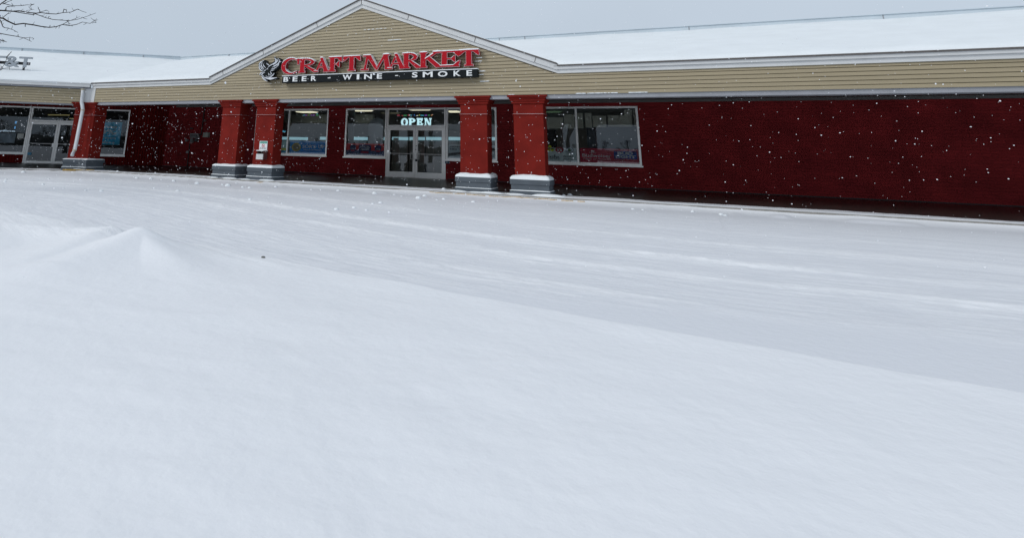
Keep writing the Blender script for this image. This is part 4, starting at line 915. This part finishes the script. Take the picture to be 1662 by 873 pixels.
q = MB(); c_ = E2(300, 445); q.prism([(c_[0]+.075*math.cos(a)*.9+.035*math.sin(a), c_[1]+.03*math.sin(a)+.04*math.cos(a)) for a in [2*math.pi*k/16 for k in range(16)]], SY-.03, SY-.001); q.prism([E2(250, 470), E2(235, 500), E2(265, 490), E2(285, 470)], SY-.028, SY-.002); q.build('head', cmat('pale_silver', (.55, .58, .62), rough=.4), eb)
# blown snow stuck on the siding
mb = MB()
for px, py, l_ in ((779, 115, 8), (778, 119, 10), (777, 122, 8), (775, 95, 6), (774, 98, 9), (772, 90, 5), (610, 49, 40), (640, 64, 22), (785, 133, 12), (828, 147, 8), (940, 151, 14), (962, 150.5, 20), (985, 150, 34), (1035, 149.5, 30)):
    a_ = atY(px-l_/2, py, YF-.017); b_ = atY(px+l_/2, py-l_*.03-.0, YF-.017)
    n = 6
    for k in range(n):
        x0_ = a_.x+(b_.x-a_.x)*k/n; z_ = round((a_.z-2.80)/.104)*.104+2.80 if py < 145 else 2.80+.0
        mb.ball((x0_+.05, YF-.018, z_+.008), .012+.008*random.random(), seg=6, rings=4, sc=(4, .8, .8), jit=.2)
kind(mb.build('blown_snow', M['snow'], smooth=True), 'stuff'); 
# ------------------------------------------------------------------ roof letters on the left wing
dA = 1.45
PA = C+LN*dA
ro = thing('roof_sign', 'grey AT&T letters on a dark rail standing in the snow of the left roof', 'sign', (C.x-LD.x*2.6, C.y-LD.y*2.6, 3.9))
RO = (PA.x, PA.y, 0)
def rl(px, py): return onL(px, py, PA)
for ch, xa, xb, ya, yb in (('A', -38, -17, 91, 107.5), ('T', -19, 13.5, 90.5, 107.8), ('&', 11, 35, 91.5, 109), ('T', 33, 54.3, 92.7, 109.5)):
    s0, zt_ = rl(xa, ya); s1, _ = rl(xb, ya); _, zb_ = rl(xa, yb)
    q = MB(origin=RO, ang=LW); q.text(ch, s0, s1, zb_, zt_, .0, depth=.10, bold=.018); q.build('letter', M['letter'], ro)
q = MB(origin=RO, ang=LW); s0, zt_ = rl(-40, 100.3); s1, zb_ = rl(47, 106.2); zm_ = rl(20, 102.3)[1]; q.box(s0, s1, .03, .12, zm_-.06, zm_+.06); q.build('rail', M['black'], ro)
for px in (-30, 38.3):
    q = MB(origin=RO, ang=LW); s_, z_ = rl(px, 106); q.box(s_-.035, s_+.035, .04, .10, 3.75, zm_-.061); q.build('post', M['black'], ro)
q = MB(origin=RO, ang=LW); s_, z_ = rl(46, 104); q.tube([(s_, .02, z_-.07), (s_, .02, z_+.07)], .03, 8); q.build('rail_end', M['gbox'], ro)
# ------------------------------------------------------------------ notice and box on the second pillar
NY = 16.655
x0_, z1_ = atY(421.8, 229.2, NY).x, atY(428, 229.2, NY).z; x1_, z0_ = atY(434.5, 229.5, NY).x, atY(427, 244, NY).z
t = thing('wall_notice', 'small white notice with green header and red no-smoking symbol on a pillar', 'notice', (x0_, NY, z0_))
q = MB(); q.box(x0_, x1_, NY-.008, NY, z0_, z1_); q.build('plate', M['whitep'], t)
q = MB(); q.box(x0_+.012, x1_-.012, NY-.0095, NY-.0085, z1_-.085, z1_-.012); q.build('header', cmat('green_header', (.12, .42, .34), rough=.5), t)
cx_, cz_ = (x0_+x1_)/2, (z0_+z1_)/2+.0; rr_ = .065
q = MB(); o_ = arc(cx_, cz_, rr_, rr_, 90, -270, 24); i_ = arc(cx_, cz_, rr_-.014, rr_-.014, -270, 90, 24); q.prism(arc(cx_, cz_, rr_, rr_, 90, -90)+arc(cx_, cz_, rr_-.014, rr_-.014, -90, 90), NY-.0098, NY-.0085); q.prism(arc(cx_, cz_, rr_, rr_, 90, 270)+arc(cx_, cz_, rr_-.014, rr_-.014, 270, 90), NY-.0098, NY-.0085)
q.prism([(cx_-.05, cz_+.035), (cx_-.038, cz_+.047), (cx_+.05, cz_-.035), (cx_+.038, cz_-.047)], NY-.0125, NY-.0115); q.build('symbol', cmat('no_red', (.55, .03, .05), rough=.5), t)
q = MB(); q.box(cx_-.04, cx_+.03, NY-.011, NY-.0099, cz_-.006, cz_+.012); q.text('THANK YOU', x0_+.03, x1_-.03, z1_-.065, z1_-.03, NY-.0096, depth=.001); q.text('NO SMOKING', x0_+.03, x1_-.03, z0_+.075, z0_+.10, NY-.0086, depth=.001, bold=.02); q.text('IN THIS AREA', x0_+.03, x1_-.03, z0_+.035, z0_+.06, NY-.0086, depth=.001, bold=.02); q.build('lettering', bl, t)
x0_, x1_ = atY(415.6, 254, NY-.25).x, atY(426.5, 254, NY-.25).x; z1_, z0_ = atY(421, 244.5, NY-.25).z, atY(421, 259, NY-.25).z; zm = atY(421, 250, NY-.25).z
t = thing('ash_receptacle', 'steel ash receptacle box on the pillar below the white notice', 'ash box', (x0_, NY-.2, z0_))
q = MB(); q.box(x0_, x1_+.0, NY-.25, NY-.22, z0_, zm); q.build('front_panel', M['steel'], t)
q = MB(); q.box(x0_+.002, x0_+.012, NY-.219, NY-.001, z0_+.004, z1_-.02); q.box(x1_-.012, x1_-.002, NY-.219, NY-.001, z0_+.004, z1_-.02); q.box(x0_+.013, x1_-.013, NY-.219, NY-.001, z0_+.004, z0_+.014); q.box(x0_+.013, x1_-.013, NY-.03, NY-.001, z0_+.016, z1_-.02); q.build('casing', M['brownmetal'], t)
q = MB(); q.box(x0_-.01, x1_+.01, NY-.26, NY-.001, z1_-.019, z1_); q.build('lid', M['steel'], t)
q = MB(); q.box(x0_-.008, x1_+.008, NY-.255, NY-.005, z1_+.001, z1_+.014); q.build('snow', M['snow'], t)
# ------------------------------------------------------------------ meter and boxes on the dark wall
WY = YW-.004
def wp(px, py, Y=YW): a_ = atY(px, py, Y); return a_.x, a_.z
t = thing('electric_meter', 'grey electric meter box with dark conduits on the dark red wall', 'electric meter', (wp(318, 220)[0], YW, wp(318, 224)[1]))
(ax, az), (bx, bz) = wp(312, 217), wp(324, 224.2)
q = MB(); q.box(ax, bx, YW-.16, WY, bz, az); q.build('cabinet', M['gbox'], t)
q = MB(); q.box(ax+.04, bx-.04, YW-.175, YW-.161, bz+.04, az-.04); q.build('cabinet_door', cmat('meter_door', (.10, .085, .09), rough=.5), t)
q = MB(); xm, zm_ = wp(328, 158); x2, z2 = wp(326.5, 219); q.tube([(x2+.05, YW-.05, z2), (x2+.08, YW-.05, 3.2)], .028, 8); q.tube([(x2+.05, YW-.05, z2), (bx, YW-.06, z2-.02)], .03, 8); q.build('conduit', M['conduit'], t)
x3, z3 = wp(308.5, 236); q = MB(); q.tube([(x3, YW-.04, 0), (x3, YW-.04, z3+.1)], .025, 8); q.build('conduit', M['conduit'], t)
(ax2, az2), (bx2, bz2) = wp(311, 225), wp(314.5, 232); q = MB(); q.box(ax2, bx2, YW-.10, WY, bz2, az2); q.build('junction_box', cmat('jbox_pale', (.20, .20, .20), rough=.6), t)
x4, z4 = wp(320.5, 227.5); q = MB(); q.tube([(x4, YW-.14, z4), (x4, WY, z4)], .10, 14); q.build('meter_dial', M['black'], t)
x5, z5 = wp(305, 228); t2 = thing('gas_valve', 'small dark valve with pipe loop left of the electric meter', 'valve', (x5, YW, z5))
q = MB(); q.tube([(x5-.1, YW-.08, z5-.25), (x5-.1, YW-.08, z5+.2), (x5+.05, YW-.08, z5+.25)], .022, 7); q.build('pipe', M['brownmetal'], t2)
q = MB(); q.tube([(x5, YW-.14, z5), (x5, YW-.03, z5)], .075, 12); q.build('valve_body', M['gbox'], t2)
for (a, b, lb, mm, dp) in (((332.3, 215.5), (340.3, 223.3), 'square pale grey utility box right of the electric meter', 'gbox2', .12), ((303.5, 245), (307, 249), 'small grey box low on the wall below the electric meter', 'gbox', .07), ((331.5, 194.5), (335, 198), 'small brown round box high on the wall right of the meter', 'brownmetal', .05), ((309.5, 207.5), (314, 210), 'small black box above the electric meter', 'black', .05)):
    (ax, az), (bx, bz) = wp(*a), wp(*b); t = thing('utility_box', lb, 'utility box', ((ax+bx)/2, YW, bz)); q = MB(); q.box(ax, bx, YW-dp, WY, bz, az); q.build('body', M[mm], t); q = MB(); q.box(ax+.02, bx-.02, YW-dp-.012, YW-dp-.001, bz+.02, az-.02); q.build('cover', M[mm], t)
# ------------------------------------------------------------------ tree at the left (only its branch tips reach into view)
def tree_obj():
    D = 14.5
    tb = Vector((-17.5, 7.2, -.1))
    t = thing('bare_tree', 'bare winter tree whose thin dark branches reach in from the upper left', 'tree', tuple(tb))
    q = MB(); hub = tb+Vector((.2, .1, 2.6))
    q.tube([tb, tb+Vector((.05, 0, 1.2)), hub, tb+Vector((.4, .2, 4.6)), tb+Vector((.3, .1, 6.4))], [.17, .14, .12, .08, .02], 10)
    q.build('trunk', M['bark'], t, smooth=True)
    q = MB(); s = 9.776
    BR = [([(0, 170), (100, 178), (200, 185), (300, 178), (370, 190), (450, 205), (580, 215), (650, 205), (760, 222), (890, 228), (990, 208), (1130, 197), (1235, 150), (1300, 183), (1370, 205)], 11, 3), ([(200, 185), (350, 212), (520, 238), (560, 225), (640, 255), (720, 285), (840, 315), (1000, 328), (1090, 335), (1220, 315), (1380, 265), (1520, 212)], 7, 3),
          ([(-10, 290), (50, 295), (110, 335), (240, 395), (370, 378), (540, 402), (650, 425), (780, 440), (890, 430), (990, 395), (1100, 412), (1210, 395), (1310, 355), (1430, 378), (1510, 320)], 13, 3), ([(990, 395), (1080, 345), (1160, 315), (1270, 268)], 5, 2), ([(-10, 75), (70, 65), (160, 88), (230, 98), (350, 95), (430, 82), (500, 88), (545, 70)], 6, 3), ([(-10, 85), (60, 35), (110, 0), (150, -40)], 9, 8), ([(60, 65), (130, 30), (185, 10)], 5, 3), ([(0, 320), (20, 350), (40, 420), (70, 445), (130, 452), (210, 480), (285, 522)], 8, 3), ([(-10, 533), (130, 560), (280, 585), (370, 605), (430, 630), (500, 665)], 7, 3), ([(370, 605), (470, 602), (540, 615)], 4, 2), ([(-10, 632), (50, 655), (110, 672)], 7, 3), ([(90, 165), (95, 130), (120, 105), (240, 115)], 7, 3), ([(55, 275), (120, 225), (170, 208)], 5, 4), ([(630, 205), (630, 165), (605, 145)], 6, 3), ([(640, 195), (700, 180), (735, 165), (765, 180)], 4, 3), ([(400, 195), (430, 170), (545, 155)], 4, 2), ([(1000, 205), (1015, 150), (1050, 165), (1060, 185)], 6, 3), ([(400, 385), (400, 430)], 6, 5), ([(790, 435), (795, 405)], 6, 4), ([(770, 290), (770, 270), (795, 265)], 4, 3), ([(1100, 412), (1090, 375), (1130, 385)], 4, 2), ([(1460, 372), (1500, 355), (1530, 365)], 4, 2), ([(1490, 335), (1555, 318)], 4, 2), ([(0, 250), (-60, 300), (0, 320)], 8, 8),
          ([(183, 826), (106, 905), (102, 950), (62, 1035), (34, 1080), (-10, 1098)], 5, 3), ([(-10, 1113), (34, 1097), (112, 1080), (168, 1062)], 4, 2)]
    for bi, (pp, w0, w1) in enumerate(BR):
        P_ = []; ph = bi*1.7
        for i, (x, y) in enumerate(pp): P_.append(atD(x/s, y/s, D+.35*math.sin(ph+i*.5)+bi*.04))
        if pp[0][0] < 60 and pp[0][0] != 55:
            st = P_[0]; mid = st.lerp(hub, .45)+Vector((0, 0, .35 if st.z > hub.z else .1)); P_ = [hub+Vector((0, 0, .3*(bi % 4))), mid]+P_; n0 = 2
        else: n0 = 0
        k_ = D/FPX/s*.5*1.75; n = len(P_); R_ = [k_*(w0*1.6 if i < n0 else w0+(w1-w0)*(i-n0)/(n-1-n0)) for i in range(n)]
        if n0: R_[0] = .05; R_[1] = .03
        q.tube(P_, R_, 6)
        for i in range(max(n0, 1), n-1):   # spurs and buds
            for _ in range(2):
                if random.random() < .65:
                    a = P_[i].lerp(P_[i+1], random.random()); L2 = .03+.07*random.random()
                    dd = Vector((random.uniform(-1, 1), random.uniform(-1, 1), random.uniform(-.8, 1))).normalized(); q.tube([a, a+dd*L2*.6, a+dd*L2+Vector((0, 0, .01))], [k_*4, k_*3, k_*2], 4)
    # the rest of the crown, outside the picture
    def grow(p, d, L_, r, n):
        e_ = p+d*L_; q.tube([p, p.lerp(e_, .5)+Vector((random.uniform(-.05, .05), random.uniform(-.05, .05), 0)), e_], [r, r*.8, r*.6], 5)
        if n: 
            for _ in range(3): grow(e_.copy(), (d+Vector((random.uniform(-.7, .3), random.uniform(-.6, .6), random.uniform(-.2, .6)))).normalized(), L_*.7, r*.55, n-1)
    for k in range(5): grow(hub+Vector((0, 0, .5*k)), Vector((-1, random.uniform(-.8, .8), .7)).normalized(), 1.1, .05, 3)
    q.build('crown', M['bark'], t, smooth=True)
tree_obj()
# ------------------------------------------------------------------ snow lumps along the kerb
LP = [(38, 278.5, 2.4), (190, 282, 1.5), (222, 287.5, 2.2), (245, 288.5, 2), (282, 292, 2.4), (262, 290, 1.2), (320, 296, 3), (361, 298, 1.8), (370, 299.5, 3.6), (394, 302, 2), (405, 303, 2.2), (608, 312, 3), (640, 314, 1.6), (679, 319.5, 3.6), (689, 316, 2.6), (709, 322, 1.5), (720, 321, 2.2), (720, 312.5, 2.5), (925, 321, 2.8), (915, 322, 1.8), (1043, 338, 1.4), (1124, 341.5, 1.8), (1170, 345.5, 2.4), (1177, 347, 1.6), (1027, 337, 1.8), (425, 417.2, 2), (440, 419, 2)]
for i, (px, py, r) in enumerate(LP):
    a_ = atZ(px, py+1, -.09); zz = float(height(np.array([a_.x]), np.array([a_.y]))[0][0]); dist = (a_-Vector((0, 0, H))).length; rad = r*dist/FPX*.95
    q = MB(); q.ball((a_.x, a_.y, zz+rad*.25), rad, seg=12, rings=7, sc=(1.35, 1, .8), jit=.12); q.ball((a_.x+rad*.9, a_.y, zz+rad*.1), rad*.6, seg=8, rings=5, jit=.12)
    tag(q.build('snow_lump', M['snow'], smooth=True, loc=(a_.x, a_.y, zz)), 'small lump of snow lying on the snowy lane near the kerb', 'snow lump', 'loose snow lumps along the lane')
a_ = atZ(427.5, 417, -.05); zz = float(height(np.array([a_.x]), np.array([a_.y]))[0][0]); q = MB(); q.ball((a_.x, a_.y, zz+.005), .02, seg=8, rings=5, sc=(1.3, 1, .6), jit=.25); tag(q.build('stone', cmat('stone_grey', (.12, .12, .11), rough=.9), loc=(a_.x, a_.y, zz)), 'small dark stone lying at the edge of the deep snow in front', 'stone')
for i in range(34):
    x_ = random.uniform(-20, -4); d_ = random.uniform(.6, 6) ; y_ = YF-d_; zz = float(height(np.array([x_]), np.array([y_]))[0][0]); rad = random.uniform(.018, .05)
    q = MB(); q.ball((x_, y_, zz+rad*.2), rad, seg=10, rings=6, sc=(1.4, 1, .7), jit=.18); tag(q.build('snow_lump', M['snow'], smooth=True, loc=(x_, y_, zz)), 'small lump of snow lying on the snowy lane near the kerb', 'snow lump', 'loose snow lumps along the lane')
# snow drifts piled against the pillar feet
kd = MB()
for xc, r in ((-14.9, .16), (-14.1, .2), (-13.4, .14), (-12.5, .2), (-5.6, .18), (-5.0, .16), (-4.6, .22), (-3.9, .18), (-3.0, .28), (-2.9, .16), (-22.7, .2), (-22.2, .2)):
    kd.ball((xc, YF-.10-.05*random.random(), .0), r, seg=14, rings=8, sc=(1.8, .55, .28), jit=.12)
kind(kd.build('snow_drift', M['snow'], smooth=True), 'stuff')
# ------------------------------------------------------------------ trees across the lot (seen in the glass)
def small_tree(q, b, hgt, n):
    def grow(p, d, L_, r, k):
        e_ = p+d*L_; q.tube([p, e_], [r, r*.65], 4 if k > 1 else 3, cap=False)
        if k:
            for _ in range(3): grow(e_.copy(), (d+Vector((random.uniform(-.7, .7), random.uniform(-.7, .7), random.uniform(-.1, .5)))).normalized(), L_*.72, r*.6, k-1)
    grow(Vector(b), Vector((0, 0, 1)), hgt*.33, hgt*.03, n)
src = None
for i, (x, y, s_) in enumerate(((-21, -6, 1), (-9, -14, 1.1), (1.5, -9, 1.05), (9, -16, 1.2), (-34, -12, 1.2))):
    if src is None:
        src = thing('parking_tree', 'bare tree on the far side of the lot', 'tree', (0, 0, -.12)); q = MB(); small_tree(q, (0, 0, -.12), 8, 5); q.build('branches', M['bark'], src)
        o = src
    else:
        o = src.copy(); COL.objects.link(o)
        for ch in src.children: c_ = ch.copy(); COL.objects.link(c_); c_.parent = o
    o.location = (x, y, -.12); o.rotation_euler = (0, 0, i*1.3); o.scale = (s_, s_, s_); o['group'] = 'trees behind the viewpoint'
q = MB()
for k in range(150):
    small_tree(q, (random.uniform(-230, 130), random.uniform(-175, -145), -.2), random.uniform(4, 9), 4)
for k in range(170):
    x, y = random.uniform(-230, 130), random.uniform(-180, -150); q.ball((x, y, .5), random.uniform(2.5, 4.5), seg=9, rings=6, sc=(1.8, 1, .8), jit=.3)
kind(q.build('woods', mat('winter_woods', (.035, .036, .034), .9, .5, .8)), 'stuff')
# ------------------------------------------------------------------ falling snow
def flakes():
    N = 16000; vs = []; fs = []
    ico = [(0, 0, 1), (.894, 0, .447), (.276, .851, .447), (-.724, .526, .447), (-.724, -.526, .447), (.276, -.851, .447), (.724, .526, -.447), (-.276, .851, -.447), (-.894, 0, -.447), (-.276, -.851, -.447), (.724, -.526, -.447), (0, 0, -1)]
    fc = [(0, 1, 2), (0, 2, 3), (0, 3, 4), (0, 4, 5), (0, 5, 1), (1, 6, 2), (2, 7, 3), (3, 8, 4), (4, 9, 5), (5, 10, 1), (6, 7, 2), (7, 8, 3), (8, 9, 4), (9, 10, 5), (10, 6, 1), (11, 7, 6), (11, 8, 7), (11, 9, 8), (11, 10, 9), (11, 6, 10)]
    ico = np.array(ico); fc = np.array(fc); P_ = []
    while len(P_) < N:
        x, y, z = random.uniform(-34, 15), random.uniform(1.6, 22), random.uniform(-.05, 8)
        d = float(facade_dist(np.array([x]), np.array([y]))[0])
        if d < -1.5 or (d < .2 and z > 2.6): continue
        if math.hypot(x, y) < 4+5*random.random(): continue
        if x > -1 and random.random() < .45: continue
        P_.append((x, y, z))
    for i, (x, y, z) in enumerate(P_):
        r = random.uniform(.0034, .0072)*(1.7 if random.random() < .04 else 1)
        st = np.array([random.uniform(.8, 1.5), random.uniform(.8, 1.4), random.uniform(.7, 1.2)])
        vs.append(ico*r*st*rng.uniform(.75, 1.2, (12, 1))+np.array([x, y, z])); fs.append(fc+12*i)
    me = bpy.data.meshes.new('falling_snow'); me.from_pydata(np.concatenate(vs).tolist(), [], np.concatenate(fs).tolist()); me.materials.append(cmat('snowflake', (.9, .92, .95), rough=.9))
    o = bpy.data.objects.new('falling_snow', me); COL.objects.link(o); kind(o, 'stuff')
flakes()
for o in bpy.data.objects:
    if '_base' in o: del o['_base']
